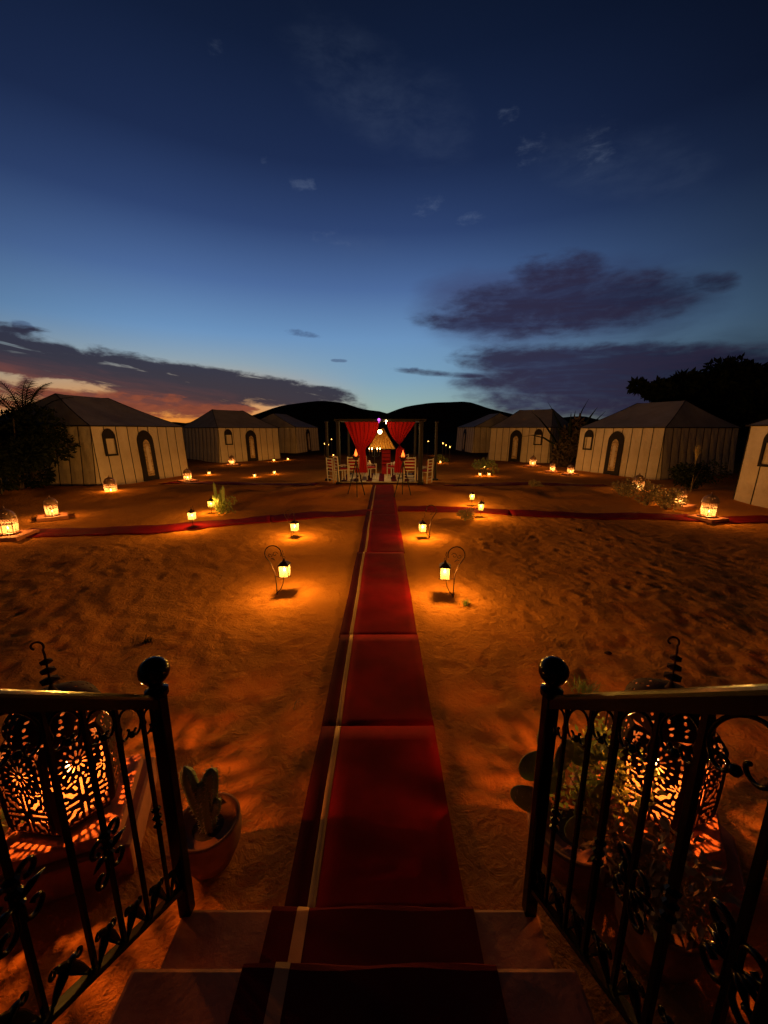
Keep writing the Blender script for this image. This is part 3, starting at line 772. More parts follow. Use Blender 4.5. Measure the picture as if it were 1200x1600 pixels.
def hook(label, loc, mirror=1, rz=0):
    """iron stand: curled stem on one side, short prong with a shelf on the other"""
    root = thing('lantern_hook', label, 'lantern stand', loc, rz, 'iron lantern stands')
    s = mirror
    st_ = MB(); pts = [(0,0,-.06),(0,0,.12),(-s*.01,0,.30),(-s*.055,0,.42)]
    c = (-s*.02,0,.56); r = .105
    arc = [(c[0]-s*r*math.cos(a), 0, c[2]+r*math.sin(a)) for a in np.linspace(-.75, math.pi+.35, 18)]
    st_.tube(pts+arc, .0068, 7); st_.build('stem', 'rust', root, True)
    cu = MB()
    for cc, r0, dr in (((c[0]+s*.025,0,c[2]-.01), .036, 1), ((c[0]-s*.04,0,c[2]-.02), .030, -1)):
        cu.tube(spiral(cc, r0, .008, .3, .3+dr*6.5, 18), .0036, 5)
    for q in range(3):
        a = Vector((c[0]-s*.01,0,c[2]-.06)); d = Vector((s*(.035-.03*q), 0, -.035+.01*q)); cu.tube([a, a+d*.5, a+d], [.003,.010,.001], 6, rx=.5)
    cu.build('curl', 'rust', root, True)
    pr = MB(); pr.tube([(0,0,.02),(s*.05,0,.07),(s*.085,0,.15),(s*.10,0,.245)], .0058, 6); pr.bar((-s*.015,0,.248),(s*.19,0,.248), .007)
    pr.build('prong', 'rust', root, True)
    ch = MB(); ch.tube([(s*.095,0,.52),(s*.11,0,.56),(s*.10,0,.60)], .004, 5)
    ch.tube([(s*.11,0,.50)]+[(s*(.11+.012*math.sin(k*2.1)),0,.50-.018*k) for k in range(1,6)], .003, 5); ch.build('chain', 'rust', root)
    return root
hk = hook('iron lantern stand with curled top, nearest on the left of the carpet', onground(433,929), 1)
hb = dup(hk, onground(708,933), math.pi, 'iron lantern stand with curled top, nearest on the right of the carpet')
gl = glass_lantern('small glass lantern on the nearest stand left of the carpet', onground(433,929)+Vector((.115,0,.257)), 44, (1,.56,.12))
def lamp_at(base, dx_, dz, lab, e=None):
    o = dup(gl, base+Vector((dx_,0,dz)), random.uniform(-.4,.4), lab)
    return o
lamp_at(onground(708,933), -.115, .257, 'small glass lantern on the nearest stand right of the carpet')
b_ = onground(455,839); h3 = dup(hk, b_, .5, 'thin iron stand left of the carpet, second from the steps', .82); lamp_at(b_, .08, .13, 'small glass lantern second from the steps on the left')
b_ = onground(671,841); dup(hk, b_, math.pi-.5, 'iron stand with leaning stem right of the carpet, second from the steps', 1.0); lamp_at(b_, -.14, .14, 'small glass lantern second from the steps on the right')
for px, py, dz, lab in ((302,826,.20,'small glass lantern on the edge of the left carpet'), (331,802,.16,'small glass lantern beside the upright cactus'),
                        (737,790,.17,'small glass lantern beyond the right carpet, higher of the pair'), (751,808,.17,'small glass lantern at the near edge of the right carpet, lower of the pair')):
    b_ = onground(px, py); mb = MB(); mb.tube([(0,0,-.05),(0,0,dz)], .006, 6); mb.box((0,0,dz), (.10,.10,.006)); mb.tube([(0,0,-.01),(.05,.03,.0)], .006, 6)
    mb.tube([(.045,0,dz),(.06,0,dz+.13),(.03,0,dz+.30)], .004, 5)
    tag(mb.build('lantern_stake', 'rust', None), 'short iron stake under the '+lab[6:].replace(' lower of the pair','').replace(' higher of the pair',' the far one'), 'stake', 'iron lantern stakes').location = b_
    lamp_at(b_, 0, dz+.006, lab)
# far little lamps (seen as points of light)
def far_lamp(proto, px, py, lab, X_=None, D=None, z=None):
    p = onground(px, py); return dup(proto, p, random.uniform(0,1), lab)
fl_ = glass_lantern('tiny far lantern', (0,0,0), 14.0)
far_pts = [(327,742,'left of the second tent path'),(398,746,'in front of the second left tent, right side'),(429,741,'on the sand left of the chairs'),(450,719,'beside the third left tent'),
           (428,721,'at the right corner of the second left tent'),(757,732,'near plants before the small right tents'),(750,744,'in the leaves of the far right bush'),(764,744,'just right of the far right bush'),
           (681,712,'right of the pavilion beside the rear pole'),(688,724,'right of the pavilion on the ground'),(806,716,'at the corner of the middle right tent'),(521,713,'left of the pavilion among the poles')]
for i, (px, py, d) in enumerate(far_pts):
    o = fl_ if i == 0 else dup(fl_, None, 0)
    o.location = onground(px, py); o['label'] = 'tiny lantern glowing '+d; o['group'] = 'far small lanterns'
def hang(X_, D, z, i, lab):
    o = dup(fl_, (X_, D, z), 0, lab, .9)
    for c in o.children:
        if c.type == 'LIGHT': c.data = c.data.copy(); c.data.energy = 2.0
    mb = MB(); mb.tube([(0,0,-z+gz(X_,D)-.05),(0,0,0)], .02, 6); mb.box((0,0,0), (.12,.12,.01))
    q = tag(mb.build('lamp_pole', 'darkwood', None), 'dark pole carrying the '+lab.replace('tiny ', ''), 'pole', 'far lamp poles'); q.location = (X_, D, z-.01)
for i, (px, py, D) in enumerate(((518,686,30),(527,684,30),(507,693,28),(513,694,26),(660,687,30),(669,689,30),(692,692,24),(697,695,26),(703,698,24))):
    xc, yc = (px-600)/600, (800-py)/600; y = math.cos(PITCH)+yc*math.sin(PITCH); z = -math.sin(PITCH)+yc*math.cos(PITCH); k = D/y
    names = ['upper left','second upper left','lowest left','lower left','upper right','second upper right','nearest right','middle right','rightmost']
    hang(xc*k, D, EYE+z*k-.1, i, 'tiny far lantern behind the pavilion, '+names[i])

# ------------------------------------------------------------------ tents
panel_mesh = {}
def tent(A, B, label, depth=5.5, wall=2.28, ridge=3.5, win=.14, door=.5, npf=9, near_side='left', flare=.12, lit_side=True, ridge_half=1.15):
    A, B = Vector((A[0], A[1], 0)), Vector((B[0], B[1], 0)); d = B-A; L = d.length; rz = math.atan2(d.y, d.x)
    mid = (A+B)/2; z0 = min(gz(A.x, A.y), gz(B.x, B.y))-.02
    root = thing('canvas_tent', label, 'tent', (mid.x, mid.y, z0), rz, 'pale canvas tents round the sand yard')
    def wallpart(xa, ya, xb, yb, n, outx, outy):
        """a run of panels from (xa,ya) to (xb,yb), leaning outwards at the foot"""
        dxx, dyy = (xb-xa)/n, (yb-ya)/n; ln = math.hypot(dxx, dyy); ang = math.atan2(dyy, dxx)
        for q_ in range(3):
          key = (round(ln, 3), q_)
          if key not in panel_mesh:
              nx_, nz_ = 7, 14; V = []; 
              for j in range(nz_+1):
                  for i in range(nx_+1):
                      u, v = i/nx_, j/nz_
                      V.append((u*ln, -flare*(1-v)**1.4-.022*math.sin(math.pi*u)*(.4+.6*math.sin(math.pi*v))+.010*math.sin((7+2*q_)*v+(4+3*q_)*u+q_*2)*math.sin(math.pi*u)+.006*math.sin(23*v-(9+q_)*u)*math.sin(math.pi*u), v*wall))
              pm_ = MB().add(V, [(j*(nx_+1)+i, j*(nx_+1)+i+1, (j+1)*(nx_+1)+i+1, (j+1)*(nx_+1)+i) for j in range(nz_) for i in range(nx_)]).mesh('wall_panel')
              pm_.materials.append(M['canvas']); pm_.polygons.foreach_set('use_smooth', [True]*len(pm_.polygons))
              sm = MB(); sm.tube([(0, -flare*(1-v)**1.4-.006, v*wall) for v in np.linspace(0,1,8)], .013, 6); sm_ = sm.mesh('seam_cord'); sm_.materials.append(M['trim'])
              panel_mesh[key] = (pm_, sm_)
        for i in range(n):
            pm_, sm_ = panel_mesh[(round(ln, 3), (i*2+(i > 4)) % 3)]
            o = link('wall_panel', pm_, None, root, loc=(xa+dxx*i, ya+dyy*i, 0), rot=(0,0,ang))
            s_ = link('seam_cord', sm_, None, root, loc=(xa+dxx*i, ya+dyy*i, 0), rot=(0,0,ang))
        link('seam_cord', sm_, None, root, loc=(xb, yb, 0), rot=(0,0,ang))
    h = L/2
    wallpart(-h, 0, h, 0, npf, 0, -1)
    if near_side == 'left': wallpart(-h, depth, -h, 0, 10, -1, 0)
    else: wallpart(h, 0, h, depth, 10, 1, 0)
    for sx in (-1,1):        # gusset that closes each front corner
        V = []
        for v in np.linspace(0,1,8):
            f_ = flare*(1-v)**1.4; V += [(sx*h, -f_, v*wall), (sx*(h+f_*.55), -f_*.55, v*wall), (sx*(h+f_), 0, v*wall)]
        mb = MB().add(V, [(j*3+q, j*3+q+1, j*3+q+4, j*3+q+3) for j in range(7) for q in (0,1)]); link('corner_gusset', mb.mesh('corner_gusset'), 'canvas', root, True)
    # the hidden walls, each one sheet of cloth
    for nm, (x0, y0, x1, y1) in {'rear_wall': (-h, depth, h, depth), 'far_wall': ((h, 0, h, depth) if near_side == 'left' else (-h, 0, -h, depth))}.items():
        mb = MB(); mb.add([(x0,y0,0),(x1,y1,0),(x1,y1,wall),(x0,y0,wall)], [(0,1,2,3)]); o = link(nm, mb.mesh(nm), 'canvas', root); so = o.modifiers.new('t','SOLIDIFY'); so.thickness = .02
    # hip roof with a little sag, slightly oversailing
    e = .07; c = [(-h-e,-e,wall-.02),(h+e,-e,wall-.02),(h+e,depth+e,wall-.02),(-h-e,depth+e,wall-.02)]; r = [(-ridge_half, depth/2, ridge), (ridge_half, depth/2, ridge)]
    def slope(quad, n=10, m_=6):
        V = []; a, b2_, c2, d2 = [Vector(q) for q in quad]
        for j in range(m_+1):
            for i in range(n+1):
                u, v = i/n, j/m_; p = a.lerp(b2_, u).lerp(d2.lerp(c2, u), v); p.z -= .07*math.sin(math.pi*v)*(.6+.4*math.sin(math.pi*u))-.012*math.sin(u*23)*math.sin(math.pi*v)
                V.append(p)
        mb = MB().add(V, [(j*(n+1)+i, j*(n+1)+i+1, (j+1)*(n+1)+i+1, (j+1)*(n+1)+i) for j in range(m_) for i in range(n)])
        o = link('roof_panel', mb.mesh('roof_panel'), 'roof', root, True)
    slope((c[0], c[1], r[1], r[0])); slope((c[1], c[2], r[1], r[1])); slope((c[2], c[3], r[0], r[1])); slope((c[3], c[0], r[0], r[0]))
    sm = MB()
    for a, b2_ in ((c[0], r[0]), (c[1], r[1]), (c[2], r[1]), (c[3], r[0]), (r[0], r[1])):
        a, b2_ = Vector(a), Vector(b2_); sm.tube([a.lerp(b2_, u)-Vector((0,0,.06*math.sin(math.pi*u)-.01)) for u in np.linspace(0,1,8)], .018, 6)
    sm.build('roof_seam', 'trim', root)
    ev = MB(); 
    for a, b2_ in zip(c, c[1:]+c[:1]): ev.tube([Vector(a)+Vector((0,0,-.01)), Vector(b2_)+Vector((0,0,-.01))], .022, 6)
    ev.build('eave_cord', 'trim', root)
    # arched door and window, sewn on the front
    def arch(cx, z0_, w_, h_, n=12, point=.12):
        r_ = w_/2; P = [(cx-r_, z0_), (cx+r_, z0_)]
        for k in range(n+1):
            a = math.pi*k/n; P.append((cx+r_*math.cos(a), z0_+h_-r_+r_*math.sin(a)*(1+point*math.sin(a)**3)))
        return P
    def lean(off): 
        return lambda p: Vector((p.x, p.y-flare*(1-min(1,max(0,p.z/wall)))**1.4-off, p.z))
    def ring(outer, inner, y0, y1, T):
        n = len(outer); mb = MB(); P = [Vector((x,y0,z)) for x,z in outer]+[Vector((x,y0,z)) for x,z in inner]+[Vector((x,y1,z)) for x,z in outer]
        P = [T(p) for p in P]; F = [(i, (i+1)%n, n+(i+1)%n, n+i) for i in range(n)]+[(i, 2*n+i, 2*n+(i+1)%n, (i+1)%n) for i in range(n)]
        return mb.add(P, F)
    xd = -h+L*door
    o1, o2 = arch(xd, .02, .80, 2.03), arch(xd, .05, .50, 1.72)
    o_ = MB().prism(o1, -.030, .01, lean(.022)).build('doorway', 'trim', root)
    MB().prism(arch(xd, .22, .34, 1.45, point=.3), -.045, -.03, lean(.024)).build('door_curtain', 'drape', o_)
    MB().prism(arch(xd, .42, .15, 1.0, point=.5), -.055, -.045, lean(.026)).build('curtain_motif', 'canvas', o_)
    if win is not None:
        xw = -h+L*win; W, Hh = .52, .98; z_ = 1.15
        f_ = ring(arch(xw, z_, W, Hh), arch(xw, z_+.07, W-.14, Hh-.14), -.035, .01, lean(.022)).build('window', 'trim', root)
        MB().prism([(xw-W/2+.03, z_+Hh-.34),(xw+W/2-.03, z_+Hh-.34),(xw+W/2-.03, z_+Hh-.26),(xw-W/2+.03, z_+Hh-.26)], -.04, -.01, lean(.022)).build('window_bar', 'trim', f_)
        up = [(x, z) for x, z in arch(xw, z_+Hh-.30, W-.12, .24)]; MB().prism(up, -.03, 0, lean(.022)).build('window_gap', 'trim', f_)
    return root
tent((-10.5,14.05), (-9.5,18.5), 'nearest pale canvas tent on the left with arched door and window', near_side='left')
tent((-10.6,25.1), (-7.7,28.5), 'second pale canvas tent on the left, between two others', near_side='left')
tent((-7.7,34.2), (-6.5,38.5), 'small far tent on the left with bluish roof beside the hill', near_side='left', win=None)
tent((7.3,39.0), (7.95,34.5), 'small far tent on the right with bluish roof near the pavilion', near_side='right', win=None)
tent((7.4,27.2), (10.45,24.6), 'middle pale tent on the right with the window right of its door', near_side='right', door=.46, win=.82)
tent((10.3,20.6), (11.95,16.7), 'biggest pale canvas tent on the right, under the dark tree', near_side='right')
tent((10.35,11.1), (10.9,6.7), 'tent cut off by the right edge of the picture', near_side='right', win=.16, door=.52)

# ------------------------------------------------------------------ pavilion
def pole(x, y, z1, lab, r=.05):
    mb = MB(); mb.tube([(0,0,-.1),(0,0,z1)], r, 10); mb.lathe([(r+.02,0),(r+.03,.03),(r,.06)], 10, (0,0,z1-.06)); mb.box((0,0,.04), (.24,.24,.1), bev=.01)
    return mb
PV = thing('wedding_pavilion', 'open dark pole pavilion with gathered red curtains at the carpet end', 'pavilion', (-.10, 15.2, gz(-.1,15.2)))
def pl(x, y, z1, r=.055): o = pole(x, y, z1, '', r).build('pole', 'darkwood', PV); o.location = (x, y, 0); return o
pl(-1.66,-.2,2.46,.075); pl(1.52,-.2,2.46,.085); pl(-2.25,.9,2.45); pl(2.25,.9,2.45); pl(-1.55,3.0,2.5); pl(1.55,3.0,2.5)
mb = MB(); mb.bar((-1.8,-.2,2.46),(1.7,-.2,2.46),.08); mb.build('front_beam', 'darkwood', PV)
for sx in (-1,1): mb = MB(); mb.bar((sx*1.6,-.2,2.45),(sx*1.55,3.0,2.45),.08); mb.build('side_beam', 'darkwood', PV)
mb = MB(); mb.bar((-1.8,3.0,2.46),(1.8,3.0,2.46),.08); mb.build('rear_beam', 'darkwood', PV)
def curtain(s, xo, xi, xg, zg, name='curtain', m='redcloth', top=2.53, zb=.15, y=-.1, tail=.16):
    """gathered drape: full width at the top, tied at (xg, zg), hanging tail below"""
    n, k = 60, 22; V = []
    for j in range(k+1):
        v = j/k; z = top+(zb-top)*v; tg = (top-z)/(top-zg)
        if tg <= 1:
            f = tg**1.05; xl = xo+(xg-tail/2*1.0-xo)*f; xr = xi+(xg+tail/2-xi)*(tg**2.1)
        else:
            g = (z-zb)/(zg-zb); xl = xg-tail*(.5+.25*(1-g)); xr = xg+tail*(.5+.25*(1-g))
        for i in range(n+1):
            u = i/n; amp = .05 if tg <= 1 else .03
            V.append((xl+(xr-xl)*u, y+amp*math.sin(u*44+1.5*math.sin(v*3))*(1-.4*min(tg,1))+.03*math.sin(u*9), z-.02*abs(math.sin(u*22))*(v < .01)))
    me = MB().add(V, [(j*(n+1)+i, j*(n+1)+i+1, (j+1)*(n+1)+i+1, (j+1)*(n+1)+i) for j in range(k) for i in range(n)]).mesh(name)
    return link(name, me, m, PV, True)
curtain(-1, -1.42, -.10, -.80, 1.38, zb=.45, tail=.34, top=2.41); curtain(1, 1.33, .22, .74, 1.34, zb=.45, tail=.34, top=2.41)
# rear gold drapes parted like a tent door
def tri_drape(xs_, name, m, y, zt, zb):
    n, k = 30, 12; V = []
    for j in range(k+1):
        v = j/k
        for i in range(n+1):
            u = i/n; x = xs_[0]*(1-v)+xs_[1]*v+(xs_[2]*(1-v)+xs_[3]*v-(xs_[0]*(1-v)+xs_[1]*v))*u
            V.append((x, y+.05*math.sin(u*26), zt+(zb-zt)*v))
    return link(name, MB().add(V, [(j*(n+1)+i, j*(n+1)+i+1, (j+1)*(n+1)+i+1, (j+1)*(n+1)+i) for j in range(k) for i in range(n)]).mesh(name), m, PV, True)
tri_drape((-.08,-.62,.0,.05), 'gold_drape', 'gold', 2.6, 2.18, 1.25); tri_drape((.0,.02,.08,.62), 'gold_drape', 'gold', 2.55, 2.18, 1.25)
rg = MB(); rg.box((0,0,0), (3.3,3.1,.03), bev=.008); rug = tag(rg.build('woven_rug', 'rug', None), 'pale woven rug under the chairs of the pavilion', 'rug'); rug.location = (-.1,16.5,gz(-.1,16.5)+.09)
ru = MB()
for k in range(7): ru.box((-1.5+k*.5, 0, .018), (.22, 2.9, .004))
ru.build('rug_stripe', 'carpet_dark', rug)
# hanging lamp
lt = thing('hanging_lamp', 'bright round lamp hanging in the middle of the pavilion', 'lamp', (-.17, 16.3, 2.02))
mb = MB(); mb.ball((0,0,0), .085, 16, (1,1,1.15)); mb.build('globe', 'bulb', lt, True)
mb = MB(); mb.tube([(0,0,.09),(0,0,.62)], .008, 6); mb.lathe([(.11,.06),(.06,.12),(.01,.16)], 12); mb.build('hanger', 'darkwood', lt)
lamp('lamp_light', lt, (0,-.12,-.05), 70, (1,.55,.16), .05, .08)
mb = MB(); mb.ball((0,0,0), .055, 10); mb.tube([(0,0,0),(0,0,-.12)], .01, 6); o = tag(mb.build('pink_lamp', 'pinkbulb', None), 'small pink lamp on top of the pavilion beam', 'lamp'); o.location = (-.19,14.90,gz(-.1,15.2)+2.47)
mb = MB(); mb.ball((0,0,0), .035, 10); mb.tube([(0,0,0),(0,0,-.10)], .01, 6); o = tag(mb.build('white_lamp', 'bulb', None), 'small white lamp on the pavilion beam right of the middle', 'lamp'); o.location = (.08,14.90,gz(-.1,15.2)+2.42)
# draped seat with candelabra behind
be = thing('draped_bench', 'red draped bench with slatted front behind the pavilion aisle', 'bench', (.10, 17.9, gz(.1,17.9)))
mb = MB(); mb.box((0,0,.22), (.42,.5,.44), bev=.03); mb.build('seat', 'redcloth', be)
mb = MB(); mb.box((0,.28,.62), (.42,.10,1.15), bev=.04); mb.build('backrest', 'redcloth', be)
for k in range(5): mb = MB(); mb.box((0,.20,.34+k*.17), (.40,.05,.03), bev=.008); mb.build('slat', 'carpet_dark', be)
cn = thing('candelabra', 'dark branched candle stand left of the draped bench', 'candle stand', (-.42, 17.4, gz(-.4,17.4)))
mb = MB(); mb.tube([(0,0,0),(0,0,1.35)], .016, 8); mb.lathe([(.16,0),(.05,.04),(.02,.08)], 12)
for k in range(6):
    a = k*math.pi/3; mb.tube([(0,0,.95),(.12*math.cos(a),.12*math.sin(a),.92),(.22*math.cos(a),.22*math.sin(a),1.0),(.24*math.cos(a),.24*math.sin(a),1.14)], .010, 6)
mb.build('stand', 'darkwood', cn, True)
for k in range(6):
    a = k*math.pi/3; mb = MB(); mb.tube([(.24*math.cos(a),.24*math.sin(a),1.13),(.24*math.cos(a),.24*math.sin(a),1.25)], .014, 8); c_ = mb.build('candle', 'wax', cn)
    mb = MB(); mb.ball((.24*math.cos(a),.24*math.sin(a),1.285), .016, 8, (1,1,1.8)); mb.build('flame', 'flame', c_)
tbl = thing('round_table', 'small dark table with pale vase left of the aisle', 'table', (-.62, 16.4, gz(-.6,16.4)+.045))
mb = MB(); mb.lathe([(.24,.50),(.25,.52),(.24,.54)], 20); mb.build('table_top', 'darkwood', tbl); mb = MB(); mb.tube([(0,0,0),(0,0,.5)], .03, 8); mb.lathe([(.16,0),(.03,.05)], 12); mb.build('leg', 'darkwood', tbl)
mb = MB(); mb.lathe([(.05,0),(.08,.06),(.06,.15),(.03,.2),(.045,.24)], 14); o = tag(mb.build('vase', 'cream', None, True), 'pale vase on the small dark table in the pavilion', 'vase'); o.location = (-.62,16.4,gz(-.6,16.4)+.59)

def chair():
    root = thing('wooden_chair', 'chair', 'chair', (0,0,0), 0, 'white slat back chairs in the pavilion')
    W, D_, S, Hb = .44, .42, .45, .98
    for sx in (-1,1):
        mb = MB(); mb.bar((sx*W/2, D_/2, 0), (sx*W/2, D_/2, S+.17), .034); mb.build('leg', 'white', root)
        mb = MB(); mb.bar((sx*W/2, -D_/2, 0), (sx*W/2, -D_/2-.05, Hb), .036); mb.build('back_leg', 'white', root)
        mb = MB(); mb.bar((sx*W/2, -D_/2-.01, S+.18), (sx*W/2, D_/2+.02, S+.18), .032, .022); mb.build('arm_rest', 'white', root)
    mb = MB(); mb.box((0,0,S), (W, D_, .03)); mb.build('seat', 'white', root)
    mb = MB(); mb.box((0,.01,S+.045), (W-.05, D_-.04, .06), bev=.02); mb.build('seat_cushion', 'redcloth', root)
    for k in range(4): mb = MB(); mb.box((0, -D_/2-.018-.008*k, S+.13+k*.12), (W-.03, .018, .045)); mb.build('slat', 'white', root)
    mb = MB(); mb.box((0, -D_/2+.02, S+.28), (W-.07, .05, .30), bev=.02); mb.build('back_cushion', 'redcloth', root)
    for z in (.14,.26): mb = MB(); mb.bar((-W/2,-D_/2-.005,z),(W/2,-D_/2-.005,z), .02); mb.build('stretcher', 'white', root)
    return root
ch0 = chair()
def pvz(x, y): return gz(x, y)+.01
spots = [(-1.98,15.55,-.9,'outermost on the left, beside the pole'),(-1.66,15.2,-1.1,'second from the left, seen edge on'),(-1.22,15.35,.08,'third from the left, red cushion showing'),
         (-.62,15.9,-1.0,'nearest the aisle on the left'),(-.98,17.0,-.5,'further back on the left'),(.42,16.2,1.15,'nearest the aisle on the right'),(1.02,15.3,-.05,'facing the stage on the right, red cushion showing'),
         (1.64,15.45,1.0,'outermost on the right, beside the pole'),(.75,17.2,.6,'further back on the right')]
for i, (x, y, r_, lab) in enumerate(spots):
    o = ch0 if i == 0 else dup(ch0)
    o.location = (x, y, pvz(x, y)+(.085 if abs(x+.1) < 1.65 and 14.95 < y < 18.05 else 0)); o.rotation_euler = (0,0,r_); o['label'] = 'white slat back chair '+lab
for x, y, lab in ((-1.22,15.40,'third left chair'),(1.02,15.36,'right chair facing the stage')):
    mb = MB(); mb.box((0,0,0), (.36,.14,.32), bev=.055); o = tag(mb.build('cushion', 'cream', None), 'cream cushion propped on the '+lab, 'cushion'); o.location = (x, y-.09, pvz(x,y)+.76); o.rotation_euler = (-.15,0,0)

# tripod torches
def torch(label, p, rz):
    root = thing('tripod_torch', label, 'torch', p, rz, 'tripod fire torches flanking the carpet')
    for k in range(3):
        a = 2*math.pi*k/3+.45; b_ = Vector((.32*math.cos(a), .32*math.sin(a), -.03)); t_ = Vector((-.05*math.cos(a), -.05*math.sin(a), 1.28))
        mb = MB(); mb.tube([b_, b_.lerp(t_, .5)+Vector((.008,0,0)), t_], .017, 7); mb.build('leg', 'darkwood', root)
    mb = MB(); mb.lathe([(.03,1.12),(.10,1.18),(.125,1.24),(.115,1.245),(.08,1.20),(.0,1.19)], 14); mb.tube([(.07*math.cos(a),.07*math.sin(a),1.12) for a in np.linspace(0,6.28,12)], .008, 5); mb.build('bowl', 'rust', root)
    mb = MB(); mb.lathe([(.02,1.19),(.052,1.235),(.055,1.28),(.035,1.345),(.015,1.40),(.001,1.46)], 12); mb.build('flame', 'torchflame', root, True)
    lamp('flame_light', root, (0,0,1.42), 9, (1,.25,.04), .05, .4)
    return root
t1 = torch('wooden tripod torch with a red flame left of the carpet end', onground(557,774), .2)
dup(t1, onground(629,775), 1.1, 'wooden tripod torch with a red flame right of the carpet end')

# ------------------------------------------------------------------ plants
def leaves(n, c, rad, size, seed, hollow=.35, squash=(1,1,1), lobes=9, aspect=2.2):
    r_ = np.random.default_rng(seed); V = []; F = []
    L = [(Vector((r_.normal()*.5*squash[0], r_.normal()*.5*squash[1], r_.normal()*.38*squash[2])), r_.uniform(.32,.62)) for _ in range(lobes)]
    for i in range(n):
        lc, lr = L[i % lobes]; d = Vector(r_.normal(size=3)).normalized(); rr = lr*(hollow+(1-hollow)*r_.random()**.5)
        p = Vector(c)+(lc+Vector((d.x*squash[0], d.y*squash[1], d.z*squash[2]))*rr)*rad
        if p.z < c[2]-rad*squash[2]*.9: continue
        a = (d+Vector(r_.normal(size=3))*.7).normalized(); b_ = a.cross(Vector(r_.normal(size=3))).normalized(); s = size*r_.uniform(.6,1.4)
        k = len(V); V += [p, p+a*s*.5+b_*s/aspect*.5, p+a*s, p+a*s*.5-b_*s/aspect*.5]; F.append((k, k+1, k+2, k+3))
    return V, F
def bush(name, label, loc, rad, n, size, m='leaf', seed=1, squash=(1,1,.8), cat='bush', stems=7, tw='bark', zc=None, lobes=9):
    root = thing(name, label, cat, loc)
    V, F = leaves(n, (0,0,zc if zc is not None else rad*.8), rad, size, seed, squash=squash, lobes=lobes)
    o = MB().add(V, F).build('foliage', m, root); r_ = random.Random(seed); mb = MB()
    for k in range(stems):
        a = r_.uniform(0,6.28); q = r_.uniform(.2,.75)*rad; mb.tube([(0,0,-.05),(q*.4*math.cos(a),q*.4*math.sin(a),rad*.6),(q*math.cos(a),q*math.sin(a),rad*(1.0+r_.random()*.5))], [rad*.03,rad*.02,rad*.006], 5)
    mb.build('stem', tw, root)
    return root
# the big dark tree behind the biggest right tent
tr = thing('broad_tree', 'big dark broad crowned tree behind the biggest right tent', 'tree', (19.0, 22.5, 0))
V = []; F = []
for i, (cx, cy, cz, rd) in enumerate(((-3.3,0,4.15,.9),(-2.0,0,4.3,1.2),(.3,.3,4.55,1.75),(2.6,.5,4.5,2.0),(-2.4,-.4,3.3,1.3),(1.2,-.8,3.2,2.2),(5.4,0,4.2,2.4),(-.6,.6,2.6,1.8),(4.0,-1,2.4,2.4),(8,0,3.8,2.8))):
    v, f = leaves(int(2400+1700*rd), (cx,cy,cz), rd, .34, 40+i, hollow=.0, squash=(1,1,.62), lobes=14); k = len(V); V += v; F += [tuple(q+k for q in g) for g in f]
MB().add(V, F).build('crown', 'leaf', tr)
mb = MB(); mb.tube([(0,0,-.1),(.1,0,1.2),(.3,0,2.6)], [.28,.22,.16], 10)
for dx_, dz in ((-2.6,3.6),(-1,4.0),(1.4,4.3),(3.6,4.1),(5.6,3.8)): mb.tube([(.1,0,1.1),(dx_*.5,0,dz*.72),(dx_,.1,dz)], [.16,.10,.03], 7)
mb.build('trunk', 'bark', tr, True)
# dark hedge left of the nearest tent
for i, (x, y, rd, lab) in enumerate(((-12.35,12.9,1.7,'dark bush against the side of the nearest left tent'),(-11.9,11.8,1.1,'dark bush nearest the left edge behind the lantern slabs'),(-13.9,11.6,1.9,'large dark bush at the far left edge'))):
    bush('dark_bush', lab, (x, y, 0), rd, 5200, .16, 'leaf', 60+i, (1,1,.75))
# palms at the far left
def palm(label, loc, h, nf, seed, L=1.7):
    r_ = random.Random(seed); root = thing('date_palm', label, 'palm tree', loc)
    mb = MB(); mb.tube([(0,0,-.1),(.05,0,h*.5),(0,0,h)], [.17,.14,.15], 9)
    for k in range(int(h*9)): a = k*2.4; z = .1+k/9.; mb.tube([(.13*math.cos(a),.13*math.sin(a),z),(.21*math.cos(a),.21*math.sin(a),z+.09)], [.04,.015], 5)
    mb.build('trunk', 'bark', root)
    for f in range(nf):
        a = f*2.399+r_.uniform(-.2,.2); up = r_.uniform(.85,1.5); V = []; F = []; mb = MB(); P = []
        for k in range(15):
            u = k/14; e = up-.9*u*u; q = Vector((math.cos(a)*math.cos(e), math.sin(a)*math.cos(e), math.sin(e)))*(L/14); P.append((P[-1] if P else Vector((0,0,h)))+q)
        mb.tube(P, [.028*(1-.8*i/14) for i in range(15)], 5)
        for k in range(2, 15):
            d = (P[k]-P[k-1]).normalized(); s_ = d.cross(Vector((0,0,1))).normalized()
            for sg in (1,-1):
                for hf in (0,.5):
                    p = P[k-1].lerp(P[k], hf); ln = .38*math.sin(math.pi*min(1,(k+1)/16))+.06; t_ = p+(s_*sg*.75+d*.62+Vector((0,0,-.16+r_.uniform(-.1,.15)))).normalized()*ln; wv = d*.018
                    n = len(V); V += [p-wv, p+wv, t_]; F.append((n, n+1, n+2))
        mb.add(V, F); mb.build('frond', 'leaf', root)
    return root
palm('date palm with upright fronds at the far left, against the sunset', (-12.4,13.6,0), 2.2, 9, 3, 1.75)
palm('lower date palm at the left edge, fronds crossing the sunset', (-13.3,12.8,0), 2.1, 9, 4, 1.5)
